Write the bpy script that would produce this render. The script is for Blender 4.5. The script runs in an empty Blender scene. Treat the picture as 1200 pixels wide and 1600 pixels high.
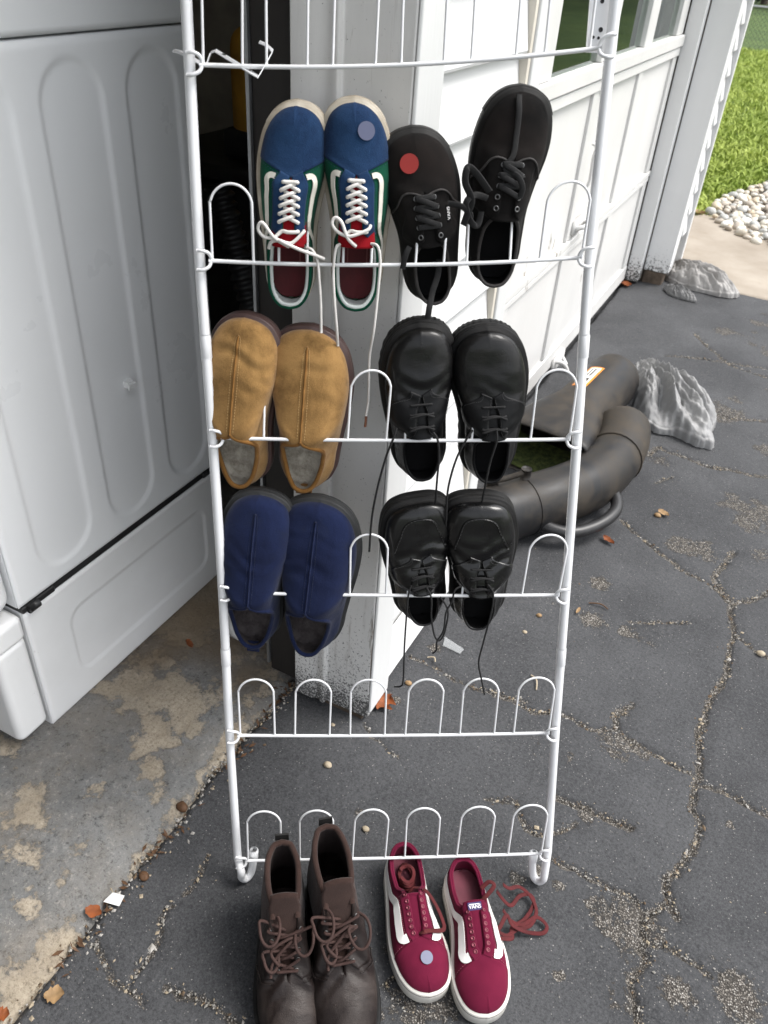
import bpy, math, random
import numpy as np
from mathutils import Matrix, Vector
random.seed(7); rng = np.random.default_rng(7)
R = math.radians
scene = bpy.context.scene
col = scene.collection

# ------------------------------------------------------------------ camera
CAMH = 1.3643; FPX = 1255.0
PITCH, YAW, ROLL = R(36.2), R(25.03), R(4.24)      # down; wall direction (+Y) is 25 deg right of the view; roll
def _axes():
    cp, sp, cr, sr = math.cos(PITCH), math.sin(PITCH), math.cos(ROLL), math.sin(ROLL)
    up = np.array([0, -cp, -sp]); fw = np.array([0, -sp, cp]); rt = np.array([1., 0, 0])
    Rr = np.array([[cr, -sr, 0], [sr, cr, 0], [0, 0, 1.]])
    d = math.cos(YAW) * fw + math.sin(YAW) * rt
    e = math.cos(YAW) * rt - math.sin(YAW) * fw
    return np.array([Rr @ e, Rr @ d, Rr @ up])
AX = _axes(); EYE = np.array([0, 0, CAMH])
cam = bpy.data.cameras.new('camera'); camo = bpy.data.objects.new('camera', cam); col.objects.link(camo)
cam.sensor_fit = 'HORIZONTAL'; cam.sensor_width = 36; cam.lens = 36 * FPX / 1200; cam.clip_end = 500; cam.clip_start = .02
_m = Matrix([[AX[i, 0], -AX[i, 1], -AX[i, 2]] for i in range(3)]).to_4x4(); _m.translation = EYE
camo.matrix_world = _m
cam.dof.use_dof = True; cam.dof.focus_distance = 1.35; cam.dof.aperture_fstop = 11.0
scene.camera = camo

# ------------------------------------------------------------------ light: bright overcast
SUN_DIR = Vector((.52, .30, 1.0)).normalized()
world = bpy.data.worlds.new('World'); scene.world = world; world.use_nodes = True
wn = world.node_tree.nodes; wl = world.node_tree.links
sky = wn.new('ShaderNodeTexSky'); sky.sky_type = 'NISHITA'; sky.sun_disc = False
sky.sun_elevation = math.asin(SUN_DIR.z); sky.sun_rotation = math.atan2(SUN_DIR.x, SUN_DIR.y)
sky.air_density = 1.0; sky.dust_density = 3.0; sky.ozone_density = 1.0
hs = wn.new('ShaderNodeHueSaturation'); hs.inputs['Saturation'].default_value = .22     # cloud-white sky
wl.new(sky.outputs[0], hs.inputs['Color']); wl.new(hs.outputs[0], wn['Background'].inputs[0])
wn['Background'].inputs[1].default_value = .15
sun = bpy.data.lights.new('sun', 'SUN'); sun.energy = 1.2; sun.angle = R(24); sun.color = (1, .965, .92)
suno = bpy.data.objects.new('sun', sun); col.objects.link(suno)
suno.rotation_euler = (-SUN_DIR).to_track_quat('-Z', 'Y').to_euler(); suno.location = (6, 4, 8)
vs = scene.view_settings; vs.view_transform = 'Standard'; vs.look = 'None'; vs.gamma = 1; vs.exposure = 1.25
scene.cycles.max_bounces = 5; scene.cycles.use_denoising = True

# ------------------------------------------------------------------ helpers
def ray(px, py):
    c = np.array([px - 600., py - 800., FPX]); return AX @ c / np.linalg.norm(c)
def at_z(px, py, z=0.):
    r = ray(px, py); return EYE + r * ((z - CAMH) / r[2])
def at_plane(px, py, p0, n):
    r = ray(px, py); n = np.asarray(n, float); return EYE + r * (((np.asarray(p0) - EYE) @ n) / (r @ n))
def at_x(px, py, x): return at_plane(px, py, (x, 0, 0), (1, 0, 0))

def tag(o, label=None, cat=None, group=None, kind=None):
    if label: o['label'] = label
    if cat: o['category'] = cat
    if group: o['group'] = group
    if kind: o['kind'] = kind
    return o
def empty(name, label, cat, loc=(0, 0, 0), group=None, matrix=None):
    o = bpy.data.objects.new(name, None); col.objects.link(o); o.empty_display_size = .05
    if matrix is not None: o.matrix_world = matrix
    else: o.location = loc
    return tag(o, label, cat, group)
def mesh_data(name, v, f, smooth=True):
    me = bpy.data.meshes.new(name)
    me.from_pydata([tuple(map(float, p)) for p in v], [], [tuple(map(int, q)) for q in f])
    if smooth: me.polygons.foreach_set('use_smooth', [True] * len(me.polygons))
    me.update(); return me
def obj(name, me, mat=None, parent=None):
    o = bpy.data.objects.new(name, me); col.objects.link(o)
    if mat is not None and not me.materials: me.materials.append(mat)
    if parent is not None: o.parent = parent
    return o
def mk(name, vf, mat, parent=None, smooth=True, loc=None):
    v, f = vf; v = np.asarray(v, float)
    if loc is not None: v = v - np.asarray(loc)
    o = obj(name, mesh_data(name, v, f, smooth), mat, parent)
    if loc is not None: o.location = tuple(loc)
    return o
def join(*vfs):
    V, F, n = [], [], 0
    for v, f in vfs:
        V.append(np.asarray(v, float)); F += [tuple(i + n for i in q) for q in f]; n += len(v)
    return np.concatenate(V), F
def box(a, b):
    x0, y0, z0 = a; x1, y1, z1 = b
    v = [(x0, y0, z0), (x1, y0, z0), (x1, y1, z0), (x0, y1, z0), (x0, y0, z1), (x1, y0, z1), (x1, y1, z1), (x0, y1, z1)]
    return v, [(0, 3, 2, 1), (4, 5, 6, 7), (0, 1, 5, 4), (1, 2, 6, 5), (2, 3, 7, 6), (3, 0, 4, 7)]
def bevel(o, w=.003, seg=2, angle=40):
    m = o.modifiers.new('bevel', 'BEVEL'); m.width = w; m.segments = seg; m.limit_method = 'ANGLE'; m.angle_limit = R(angle); m.harden_normals = True
    o.data.polygons.foreach_set('use_smooth', [True] * len(o.data.polygons)); return o
def bbox_obj(name, a, b, mat, parent=None, w=.003):
    return bevel(mk(name, box(a, b), mat, parent, False), w)
def grid_faces(nu, nv, closed_u=False, closed_v=False, off=0):
    f = []
    for i in range(nu if closed_u else nu - 1):
        for j in range(nv if closed_v else nv - 1):
            a, b = i, (i + 1) % nu; c, d = j, (j + 1) % nv
            f.append((off + a * nv + c, off + b * nv + c, off + b * nv + d, off + a * nv + d))
    return f
def grid(P, closed_u=False, closed_v=False):
    P = np.asarray(P); return P.reshape(-1, 3), grid_faces(P.shape[0], P.shape[1], closed_u, closed_v)
def spline(P, n, closed=False):
    P = np.asarray(P, float); k = len(P)
    if closed: T = np.linspace(0, k, n, endpoint=False)
    else: T = np.linspace(0, k - 1, n)
    out = []
    for t in T:
        i = int(min(math.floor(t), (k if closed else k - 1) - (0 if closed else 1))); i = max(i, 0); u = t - i
        g = (lambda q: P[q % k]) if closed else (lambda q: P[min(max(q, 0), k - 1)])
        p0, p1, p2, p3 = g(i - 1), g(i), g(i + 1), g(i + 2)
        out.append(.5 * (2 * p1 + (p2 - p0) * u + (2 * p0 - 5 * p1 + 4 * p2 - p3) * u * u + (3 * p1 - p0 - 3 * p2 + p3) * u ** 3))
    return np.array(out)
def tube(P, r, seg=8, closed=False, flat=None, up=None, cap=True, taper=None):
    """sweep; flat=(half width, half thickness) ribbons, 'up' = face normal hint"""
    P = np.asarray(P, float); n = len(P)
    T = np.roll(P, -1, 0) - np.roll(P, 1, 0)
    if not closed: T[0] = P[1] - P[0]; T[-1] = P[-1] - P[-2]
    T /= np.linalg.norm(T, axis=1)[:, None] + 1e-12
    u = np.array(up if up is not None else (0.31, .22, .93), float)
    rings = []; prev = None
    for i in range(n):
        if up is not None and np.ndim(up) == 2: N = np.asarray(up[i], float)
        else: N = u if (prev is None or up is not None) else prev
        N = N - T[i] * (N @ T[i]); l = np.linalg.norm(N)
        if l < 1e-6: N = np.cross(T[i], (1, .3, .2)); l = np.linalg.norm(N)
        N = N / l; prev = N; B = np.cross(T[i], N)
        rr = r if np.isscalar(r) else r[i]
        a = np.linspace(0, 2 * math.pi, seg, endpoint=False)
        if flat: w, h = flat; rings.append(P[i] + np.outer(np.cos(a) * w, B) + np.outer(np.sin(a) * h, N))
        else: rings.append(P[i] + np.outer(np.cos(a) * rr, B) + np.outer(np.sin(a) * rr, N))
    v = np.concatenate(rings); f = grid_faces(n, seg, closed, True)
    if cap and not closed:
        f.append(tuple(range(seg))[::-1]); f.append(tuple((n - 1) * seg + i for i in range(seg)))
    return v, f
def torus(c, nrm, Rm, r, n=14, seg=6):
    nrm = np.asarray(nrm, float); nrm = nrm / np.linalg.norm(nrm)
    a = np.cross(nrm, (.2, .9, .31)); a /= np.linalg.norm(a); b = np.cross(nrm, a)
    th = np.linspace(0, 2 * math.pi, n, endpoint=False)
    P = np.asarray(c) + Rm * (np.outer(np.cos(th), a) + np.outer(np.sin(th), b))
    return tube(P, r, seg, True, up=nrm)
def disc(c, nrm, r, n=24, th=.0006, lift=0):
    nrm = np.asarray(nrm, float); nrm = nrm / np.linalg.norm(nrm)
    a = np.cross(nrm, (.2, .9, .31)); a /= np.linalg.norm(a); b = np.cross(nrm, a)
    t = np.linspace(0, 2 * math.pi, n, endpoint=False)
    ringp = r * (np.outer(np.cos(t), a) + np.outer(np.sin(t), b))
    c = np.asarray(c)
    v = np.concatenate([c + ringp, c + ringp + nrm * th]); f = grid_faces(2, n, False, True)
    return v, f + [tuple(n + i for i in range(n)), tuple(range(n))[::-1]]
def hashn(ix, iy, s):
    n = (ix.astype(np.int64) * 374761393 + iy.astype(np.int64) * 668265263 + s * 982451653) & 0x7fffffff
    n = ((n ^ (n >> 13)) * 1274126177) & 0x7fffffff
    return ((n ^ (n >> 16)) & 0xffff) / 65535.
def vnoise(x, y, s=0):
    ix, iy = np.floor(x), np.floor(y); fx, fy = x - ix, y - iy
    fx = fx * fx * (3 - 2 * fx); fy = fy * fy * (3 - 2 * fy)
    h = lambda a, b: hashn(ix + a, iy + b, s)
    return (h(0, 0) * (1 - fx) + h(1, 0) * fx) * (1 - fy) + (h(0, 1) * (1 - fx) + h(1, 1) * fx) * fy
def fbm(x, y, o=4, s=0):
    v, a, t = 0, .5, 0
    for k in range(o): v = v + a * vnoise(x, y, s + k); t += a; a *= .5; x = x * 2.03 + 7.1; y = y * 2.03 + 3.7
    return v / t
def sstep(a, b, x):
    t = np.clip((x - a) / (b - a), 0, 1); return t * t * (3 - 2 * t)

_cu = bpy.data.curves.new('lettering', 'FONT'); _cu.body = 'VANS'; _cu.size = 1; _cu.extrude = .012; _cu.align_x = 'CENTER'; _cu.align_y = 'CENTER'; _cu.offset = .012
_t = bpy.data.objects.new('lettering_tmp', _cu); col.objects.link(_t)
TEXT = bpy.data.meshes.new_from_object(_t.evaluated_get(bpy.context.evaluated_depsgraph_get())); bpy.data.objects.remove(_t); bpy.data.curves.remove(_cu); TEXT.materials.clear()

# ------------------------------------------------------------------ materials
class NT:
    def __init__(s, name):
        s.m = bpy.data.materials.new(name); s.m.use_nodes = True; s.t = s.m.node_tree
        s.b = s.t.nodes['Principled BSDF']; s.tc = s.n('ShaderNodeTexCoord')
    def n(s, ty, **kw):
        x = s.t.nodes.new(ty)
        for k, v in kw.items():
            if k.startswith('i_'): x.inputs[k[2:].replace('_', ' ')].default_value = v
            else: setattr(x, k, v)
        return x
    def l(s, a, b): s.t.links.new(a, b)
    def noise(s, scale, detail=4, rough=.55, coord='Object', stretch=None, dist=0):
        x = s.n('ShaderNodeTexNoise'); x.inputs['Scale'].default_value = scale; x.inputs['Detail'].default_value = detail
        x.inputs['Roughness'].default_value = rough; x.inputs['Distortion'].default_value = dist
        src = s.tc.outputs[coord]
        if stretch:
            mp = s.n('ShaderNodeMapping'); mp.inputs['Scale'].default_value = stretch; s.l(src, mp.inputs[0]); src = mp.outputs[0]
        s.l(src, x.inputs['Vector']); return x.outputs['Fac']
    def voro(s, scale, feature='F1', coord='Object', out='Distance'):
        x = s.n('ShaderNodeTexVoronoi', feature=feature); x.inputs['Scale'].default_value = scale
        s.l(s.tc.outputs[coord], x.inputs['Vector']); return x.outputs[out]
    def ramp(s, fac, stops, interp='LINEAR'):
        x = s.n('ShaderNodeValToRGB'); x.color_ramp.interpolation = interp
        e = x.color_ramp.elements
        while len(e) < len(stops): e.new(.5)
        for q, (p, c) in zip(e, stops):
            q.position = p; q.color = (c, c, c, 1) if np.isscalar(c) else (*c, 1)
        s.l(fac, x.inputs[0]); return x.outputs[0]
    def mix(s, fac, a, b, mode='MIX'):
        x = s.n('ShaderNodeMix', data_type='RGBA', blend_type=mode)
        for val, sk in ((fac, 0), (a, 6), (b, 7)):
            if hasattr(val, 'is_linked'): s.l(val, x.inputs[sk])
            elif sk == 0: x.inputs[0].default_value = val
            else: x.inputs[sk].default_value = (*val, 1)
        return x.outputs[2]
    def math(s, op, a, b=0., clamp=False):
        x = s.n('ShaderNodeMath', operation=op, use_clamp=clamp)
        for i, val in enumerate((a, b)):
            if hasattr(val, 'is_linked'): s.l(val, x.inputs[i])
            else: x.inputs[i].default_value = val
        return x.outputs[0]
    def attr(s, name):
        x = s.n('ShaderNodeAttribute', attribute_name=name); return x.outputs['Fac']
    def color(s, c):
        if hasattr(c, 'is_linked'): s.l(c, s.b.inputs['Base Color'])
        else: s.b.inputs['Base Color'].default_value = (*c, 1)
    def rough(s, c):
        if hasattr(c, 'is_linked'): s.l(c, s.b.inputs['Roughness'])
        else: s.b.inputs['Roughness'].default_value = c
    def bump(s, h, strength=.3, dist=.002):
        x = s.n('ShaderNodeBump'); x.inputs['Strength'].default_value = strength; x.inputs['Distance'].default_value = dist
        s.l(h, x.inputs['Height']); s.l(x.outputs[0], s.b.inputs['Normal'])
def sc(c, k): return tuple(min(1, x * k) for x in c)
def basic(name, c, rough=.5, var=.15, nscale=30, bscale=None, bstr=.2, bdist=.001, spec=.5, sheen=0, metal=0, stretch=None, coat=0, c2=None):
    t = NT(name)
    t.color(t.mix(t.ramp(t.noise(nscale, 5, stretch=stretch), [(.3, 0), (.7, 1)]), sc(c, 1 - var), c2 or sc(c, 1 + var)))
    t.rough(rough); t.b.inputs['Specular IOR Level'].default_value = spec; t.b.inputs['Metallic'].default_value = metal
    if sheen: t.b.inputs['Sheen Weight'].default_value = sheen; t.b.inputs['Sheen Roughness'].default_value = .45
    if coat: t.b.inputs['Coat Weight'].default_value = coat; t.b.inputs['Coat Roughness'].default_value = .12
    if bscale: t.bump(t.noise(bscale, 4, stretch=stretch), bstr, bdist)
    return t.m
def suede(name, c, c2, sheen=.25, sc_=22, dirt=None):
    t = NT(name)
    a = t.ramp(t.noise(sc_, 7, .68, dist=.5), [(.34, 0), (.66, 1)])
    k = t.mix(a, c, c2)
    fine = t.noise(900, 2)
    k = t.mix(t.ramp(fine, [(.35, .0), (.75, .35)]), k, sc(c2, 1.5))
    if dirt: k = t.mix(t.ramp(t.noise(14, 5, .65), [(.60, 0), (.75, .7)]), k, dirt)
    t.color(k); t.rough(.92); t.b.inputs['Specular IOR Level'].default_value = .15
    t.b.inputs['Sheen Weight'].default_value = sheen; t.b.inputs['Sheen Roughness'].default_value = .5
    t.bump(t.math('ADD', t.math('MULTIPLY', fine, .5), t.noise(60, 5, .65)), .6, .0016); return t.m
def canvas(name, c, c2, fade=None):
    t = NT(name); w1 = t.n('ShaderNodeTexWave', wave_type='BANDS', bands_direction='X'); w2 = t.n('ShaderNodeTexWave', wave_type='BANDS', bands_direction='Y')
    for w in (w1, w2): w.inputs['Scale'].default_value = 260; w.inputs['Distortion'].default_value = 1.; t.l(t.tc.outputs['Object'], w.inputs[0])
    k = t.mix(t.ramp(t.noise(18, 5), [(.3, 0), (.7, 1)]), c, c2)
    if fade: k = t.mix(t.ramp(t.noise(9, 5, .65), [(.5, 0), (.75, .8)]), k, fade)
    t.color(k); t.rough(.9); t.b.inputs['Specular IOR Level'].default_value = .12; t.b.inputs['Sheen Weight'].default_value = .03
    t.bump(t.math('ADD', t.math('ADD', w1.outputs['Fac'], w2.outputs['Fac']), t.math('MULTIPLY', t.noise(40, 4), 2.5)), .25, .0008); return t.m
def leather(name, c, c2, rough=.32, crease=.5, dull=None, coat=.3):
    t = NT(name)
    n1 = t.noise(16, 6, .62, dist=.6)
    k = t.mix(t.ramp(n1, [(.42, 0), (.68, 1)]), c, c2); t.color(k)
    t.rough(t.ramp(t.noise(13, 5, .6, dist=.5), [(.38, rough), (.62, dull or rough + .2)]))
    t.b.inputs['Coat Weight'].default_value = coat; t.b.inputs['Coat Roughness'].default_value = .16; t.b.inputs['Specular IOR Level'].default_value = .2
    v = t.voro(420, 'DISTANCE_TO_EDGE')
    t.bump(t.math('ADD', t.math('MULTIPLY', v, .35), t.noise(45, 5, .6, stretch=(2.4, .8, 1), dist=.5)), crease, .0016); return t.m
def fleece(name, c, c2):
    t = NT(name); f = t.noise(260, 4, .7)
    t.color(t.mix(t.ramp(t.noise(24, 7, .7), [(.38, 0), (.58, 1)]), c, c2)); t.rough(1); t.b.inputs['Specular IOR Level'].default_value = .1
    t.bump(t.math('ADD', f, t.noise(90, 3)), .8, .003); return t.m
def paint_white(name, c=(.78, .78, .77), chips=.66, dirty=0., grainy=(3, 3, 40)):
    """old gloss paint; under-paint in the chips, mildew towards damp spots where 'dirty'"""
    t = NT(name); n = t.noise(7, 6, .62, stretch=(1, 1, .35))
    k = t.mix(t.ramp(t.noise(3.1, 4), [(.35, 0), (.7, 1)]), sc(c, .93), c)
    k = t.mix(t.ramp(n, [(chips, 0), (chips + .015, 1)]), k, (.30, .27, .24))
    if dirty: k = t.mix(t.ramp(t.noise(120, 3, .7), [(.62, 0), (.70, dirty)]), k, (.16, .16, .15))
    t.color(k); t.rough(t.ramp(n, [(.4, .42), (.7, .62)])); t.b.inputs['Specular IOR Level'].default_value = .35
    t.bump(t.math('ADD', t.noise(60, 3, stretch=grainy and (1, 1, .12)), t.math('MULTIPLY', t.ramp(n, [(chips, 1), (chips + .02, 0)]), 1.5)), .25, .002); return t.m
# ================================================================== GROUND
def crop(off, s, pts): return [(off[0] + x / s, off[1] + y / s) for x, y in pts]
C6 = lambda p: crop((760, 860), 2.161, p); C5 = lambda p: crop((740, 500), 3., p); C7 = lambda p: crop((440, 880), 3.333, p); C3 = lambda p: crop((0, 1150), 2.857, p)
CRACKS = [  # (pixel polyline seen in the photograph, half width in m) laid on the ground plane
 (C6([(835,0),(800,50),(770,95),(800,150),(835,175),(830,230),(845,285),(825,320),(820,400),(790,460),(750,500),(735,560),(715,620),(722,700),(712,760),(700,790),(690,860),(725,920),(690,1000),(640,1080),(600,1100),(620,1180),(560,1230),(540,1240),(545,1310),(530,1330),(555,1380),(500,1440),(515,1510),(520,1600),(540,1700)]), .0085),
 (C6([(580,5),(650,60),(740,105),(800,150)]), .005), (C6([(835,175),(900,160),(951,140),(1100,120)]), .006), (C6([(845,285),(900,330),(951,360),(1100,420)]), .005),
 (C6([(20,480),(90,500),(160,540),(240,545),(280,565),(350,605),(440,600),(480,640),(560,685),(640,730),(700,750)]), .0055),
 (C6([(440,600),(430,560),(500,520)]), .008), (C6([(720,780),(800,800),(860,840),(951,885),(1100,960)]), .0075),
 (C6([(220,1030),(300,1070),(400,1140),(500,1170),(540,1215)]), .0055), (C6([(555,1320),(640,1345),(720,1400),(760,1430)]), .004),
 (C6([(0,840),(100,850),(130,930),(200,960),(290,930)]), .0055), (C6([(250,840),(340,870),(400,900),(490,930)]), .009), (C6([(620,1190),(650,1240)]), .007),
 (C6([(480,240),(560,245),(680,240)]), .003), (C6([(770,95),(830,170)]), .003),
 (C3([(935,520),(880,640),(830,700)]), .0025), (C3([(790,740),(740,770),(710,850),(700,910),(670,980),(600,1050),(570,1110)]), .004),
 (C3([(750,1110),(800,1150),(880,1170),(960,1210),(1010,1250),(1100,1300)]), .006), (C3([(410,920),(450,1000),(500,1080),(560,1120),(650,1190)]), .005),
 (C5([(820,630),(870,590),(900,610),(1000,640),(1100,680),(1200,700),(1400,740)]), .009), (C5([(850,760),(930,730)]), .004),
 (C5([(690,930),(780,1010),(850,1070),(920,1130),(960,1160)]), .005), (C5([(900,165),(970,170),(1080,180),(1200,200),(1380,230)]), .006), (C5([(1120,440),(1180,460),(1380,470)]), .006),
 (C7([(660,480),(800,550),(900,610),(1000,640),(1200,690),(1300,720)]), .0035), (C7([(440,830),(470,900),(520,930),(560,980),(620,1010)]), .0022),
 ([(1085,520),(1110,545),(1140,570),(1200,590)], .005), ([(600,1480),(640,1500),(600,1540),(650,1590)], .003)]
PATCHES = [(C6([(385,110)])[0], .05), (C6([(360,235)])[0], .055), (C6([(470,280)])[0], .02), (C6([(640,1480)])[0], .05), (C6([(850,1500)])[0], .075), (C6([(330,900)])[0], .03),
 (C6([(250,1120)])[0], .022), (C6([(100,1110)])[0], .03), (C6([(240,1420)])[0], .02), (C6([(820,930)])[0], .02), (C6([(790,450)])[0], .025), (C6([(470,545)])[0], .025), ((840,1360), .03), ((560,1270), .016), ((570,1298), .012), (C7([(800,440)])[0], .03), (C7([(590,720)])[0], .02)]
def nonuni(a, b, d0, d1):
    out = [a]; 
    while out[-1] < b: k = (out[-1] - a) / (b - a); out.append(out[-1] + d0 + (d1 - d0) * k)
    return np.array(out)
gx = np.arange(-.735, .93, .0042); gy = nonuni(.12, 4.24, .0036, .011)
GX, GY = np.meshgrid(gx, gy, indexing='ij')
WX = GX + .022 * (fbm(GX * 14, GY * 14, 4, 3) - .5) + .008 * (fbm(GX * 70, GY * 70, 2, 31) - .5)
WY = GY + .022 * (fbm(GX * 14, GY * 14, 4, 9) - .5) + .008 * (fbm(GX * 70, GY * 70, 2, 37) - .5)
dist = np.full(GX.shape, .3)
for pl, w in CRACKS:
    g = np.array([at_z(*p)[:2] for p in pl]); w = w * .70
    for p, q in zip(g[:-1], g[1:]):
        m = (GX > min(p[0], q[0]) - .09) & (GX < max(p[0], q[0]) + .09) & (GY > min(p[1], q[1]) - .09) & (GY < max(p[1], q[1]) + .09)
        if not m.any(): continue
        d = q - p; t = np.clip(((WX[m] - p[0]) * d[0] + (WY[m] - p[1]) * d[1]) / (d @ d + 1e-9), 0, 1)
        dist[m] = np.minimum(dist[m], np.hypot(WX[m] - p[0] - t * d[0], WY[m] - p[1] - t * d[1]) - w)
agg = np.zeros(GX.shape)
for px, rr in PATCHES:
    g = at_z(*px); agg = np.maximum(agg, np.exp(-((WX - g[0]) ** 2 + (WY - g[1]) ** 2) / (rr * .75) ** 2))
wear = fbm(GX * 7, GY * 7, 5, 12)
agg = np.clip(agg + .75 * sstep(.56, .76, wear) * sstep(-.45, -.1, GX), 0, 1)
GZ = -.007 * sstep(.004, -.004, dist) - .004 * sstep(-.003, -.007, dist) - .003 * sstep(.03, 0, dist) + .0022 * (fbm(GX * 160, GY * 160, 2, 5) - .5) + .006 * (fbm(GX * 5, GY * 5, 3, 6) - .5)
GZ -= .0025 * agg * fbm(GX * 90, GY * 90, 2, 8) + .026 * sstep(-.655, -.685, GX + .018 * (fbm(GX * 25, GY * 25, 3, 21) - .5))
m_asphalt = NT('asphalt'); t = m_asphalt
sp1 = t.voro(330, out='Color'); sp1v = t.voro(330)
fine = t.noise(330, 5, .8); big = t.noise(2.6, 8, .66)
base = t.mix(t.ramp(big, [(.38, 0), (.62, 1)]), (.016, .0176, .0215), (.049, .051, .056))
base = t.mix(t.ramp(fine, [(.35, 0), (.8, .6)]), base, (.13, .13, .13))
sepc = t.n('ShaderNodeSeparateColor'); t.l(sp1, sepc.inputs[0])
g2 = t.noise(170, 4, .85); g3 = t.voro(260, 'F1')
base = t.mix(t.ramp(g2, [(.36, .6), (.5, 0)]), base, (.011, .0115, .013))
base = t.mix(t.ramp(g2, [(.54, 0), (.70, .5)]), base, (.105, .105, .107))
base = t.mix(t.ramp(g3, [(.02, .5), (.2, 0)]), base, (.012, .012, .013))
aggA = t.attr('agg'); crk = t.attr('crack')
thr = t.math('SUBTRACT', .962, t.math('MULTIPLY', aggA, .22))
speck = t.math('MULTIPLY', t.math('GREATER_THAN', sepc.outputs[0], thr), t.math('LESS_THAN', sp1v, .36))
stone = t.mix(sepc.outputs[1], (.11, .105, .10), (.38, .37, .35))
base = t.mix(t.math('MULTIPLY', speck, .6), base, stone)
edge = t.math('ADD', crk, t.math('MULTIPLY', t.math('SUBTRACT', t.noise(110, 4, .7), .5), .03))
exposed = t.ramp(t.math('SUBTRACT', .5, t.math('MULTIPLY', edge, 70.)), [(.35, 0), (.6, 1)])
aggm = t.ramp(t.math('ADD', aggA, t.math('MULTIPLY', t.math('SUBTRACT', t.noise(85, 5, .75), .5), 1.5)), [(.62, 0), (.72, 1)])
exposed = t.math('MAXIMUM', exposed, t.math('MULTIPLY', aggm, t.ramp(aggA, [(.1, 0), (.35, 1)])))
gr = t.n('ShaderNodeTexVoronoi'); gr.inputs['Scale'].default_value = 330; t.l(t.tc.outputs['Object'], gr.inputs['Vector'])
gs = t.n('ShaderNodeSeparateColor'); t.l(gr.outputs['Color'], gs.inputs[0])
gcol = t.ramp(gs.outputs[0], [(0, (.075, .068, .06)), (.4, (.18, .165, .145)), (.75, (.30, .275, .245)), (1, (.50, .48, .45))])
gcol = t.mix(t.ramp(gr.outputs['Distance'], [(.28, 0), (.62, 1)]), gcol, (.05, .045, .04))
core = t.ramp(t.math('ADD', t.math('MULTIPLY', crk, -120.), t.math('MULTIPLY', t.math('SUBTRACT', t.noise(70, 5, .75), .5), 1.6)), [(.45, 0), (.75, .5)])
gcol = t.mix(core, gcol, (.016, .015, .014))
t.color(t.mix(exposed, base, gcol)); t.rough(t.mix(exposed, (.72,) * 3, (.95,) * 3)); t.b.inputs['Specular IOR Level'].default_value = .32
hgt = t.math('ADD', t.math('ADD', t.math('MULTIPLY', fine, .5), t.math('MULTIPLY', g2, 1.2)), t.math('MULTIPLY', t.math('MULTIPLY', exposed, t.math('SUBTRACT', 1., gr.outputs['Distance'])), 2.2))
t.bump(t.math('ADD', hgt, t.math('MULTIPLY', speck, .7)), .75, .0022)
drive_me = mesh_data('driveway', np.stack([GX, GY, GZ], -1).reshape(-1, 3), [])
def fast_grid(name, P, attrs=None):
    nu, nv = P.shape[:2]; me = bpy.data.meshes.new(name); me.vertices.add(nu * nv); me.vertices.foreach_set('co', P.reshape(-1).astype(np.float32))
    i, j = np.meshgrid(np.arange(nu - 1), np.arange(nv - 1), indexing='ij'); a = (i * nv + j).ravel()
    q = np.stack([a, a + nv, a + nv + 1, a + 1], 1).ravel(); nf = len(a)
    me.loops.add(nf * 4); me.loops.foreach_set('vertex_index', q.astype(np.int32)); me.polygons.add(nf)
    me.polygons.foreach_set('loop_start', np.arange(0, nf * 4, 4, dtype=np.int32)); me.polygons.foreach_set('use_smooth', np.ones(nf, bool))
    for k, v in (attrs or {}).items():
        at = me.attributes.new(k, 'FLOAT', 'POINT'); at.data.foreach_set('value', v.ravel().astype(np.float32))
    me.update(); me.validate(); return me
bpy.data.meshes.remove(drive_me)
drive = tag(obj('driveway', fast_grid('driveway', np.stack([GX, GY, GZ], -1), {'crack': dist, 'agg': agg}), m_asphalt.m), 'cracked dark asphalt driveway in front of the garage', kind='structure')
x1, y0, y1 = gx[-1], gy[0], gy[-1]
v, f = join(([(x1 - .001, -9, -.004), (5.5, -9, -.004), (5.5, y1, -.004), (x1 - .001, y1, -.004)], [(0, 1, 2, 3)]), ([(-.72, -9, -.0045), (x1 - .001, -9, -.0045), (x1 - .001, y0 + .002, -.0045), (-.72, y0 + .002, -.0045)], [(0, 1, 2, 3)]))
om = obj('driveway_apron', mesh_data('driveway_apron', v, f), m_asphalt.m); tag(om, 'rest of the asphalt driveway', kind='structure')

# ground beyond: lawn soil to the horizon
t = NT('lawn_soil'); t.color(t.mix(t.ramp(t.noise(1.3, 5), [(.3, 0), (.7, 1)]), (.045, .085, .018), (.085, .13, .03))); t.rough(1); t.bump(t.noise(60, 5), .8, .03)
tag(mk('lawn', ([(-150, -150, -.045), (150, -150, -.045), (150, 200, -.045), (-150, 200, -.045)], [(0, 1, 2, 3)]), t.m), 'green lawn stretching away behind the garage corner', kind='structure')
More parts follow.
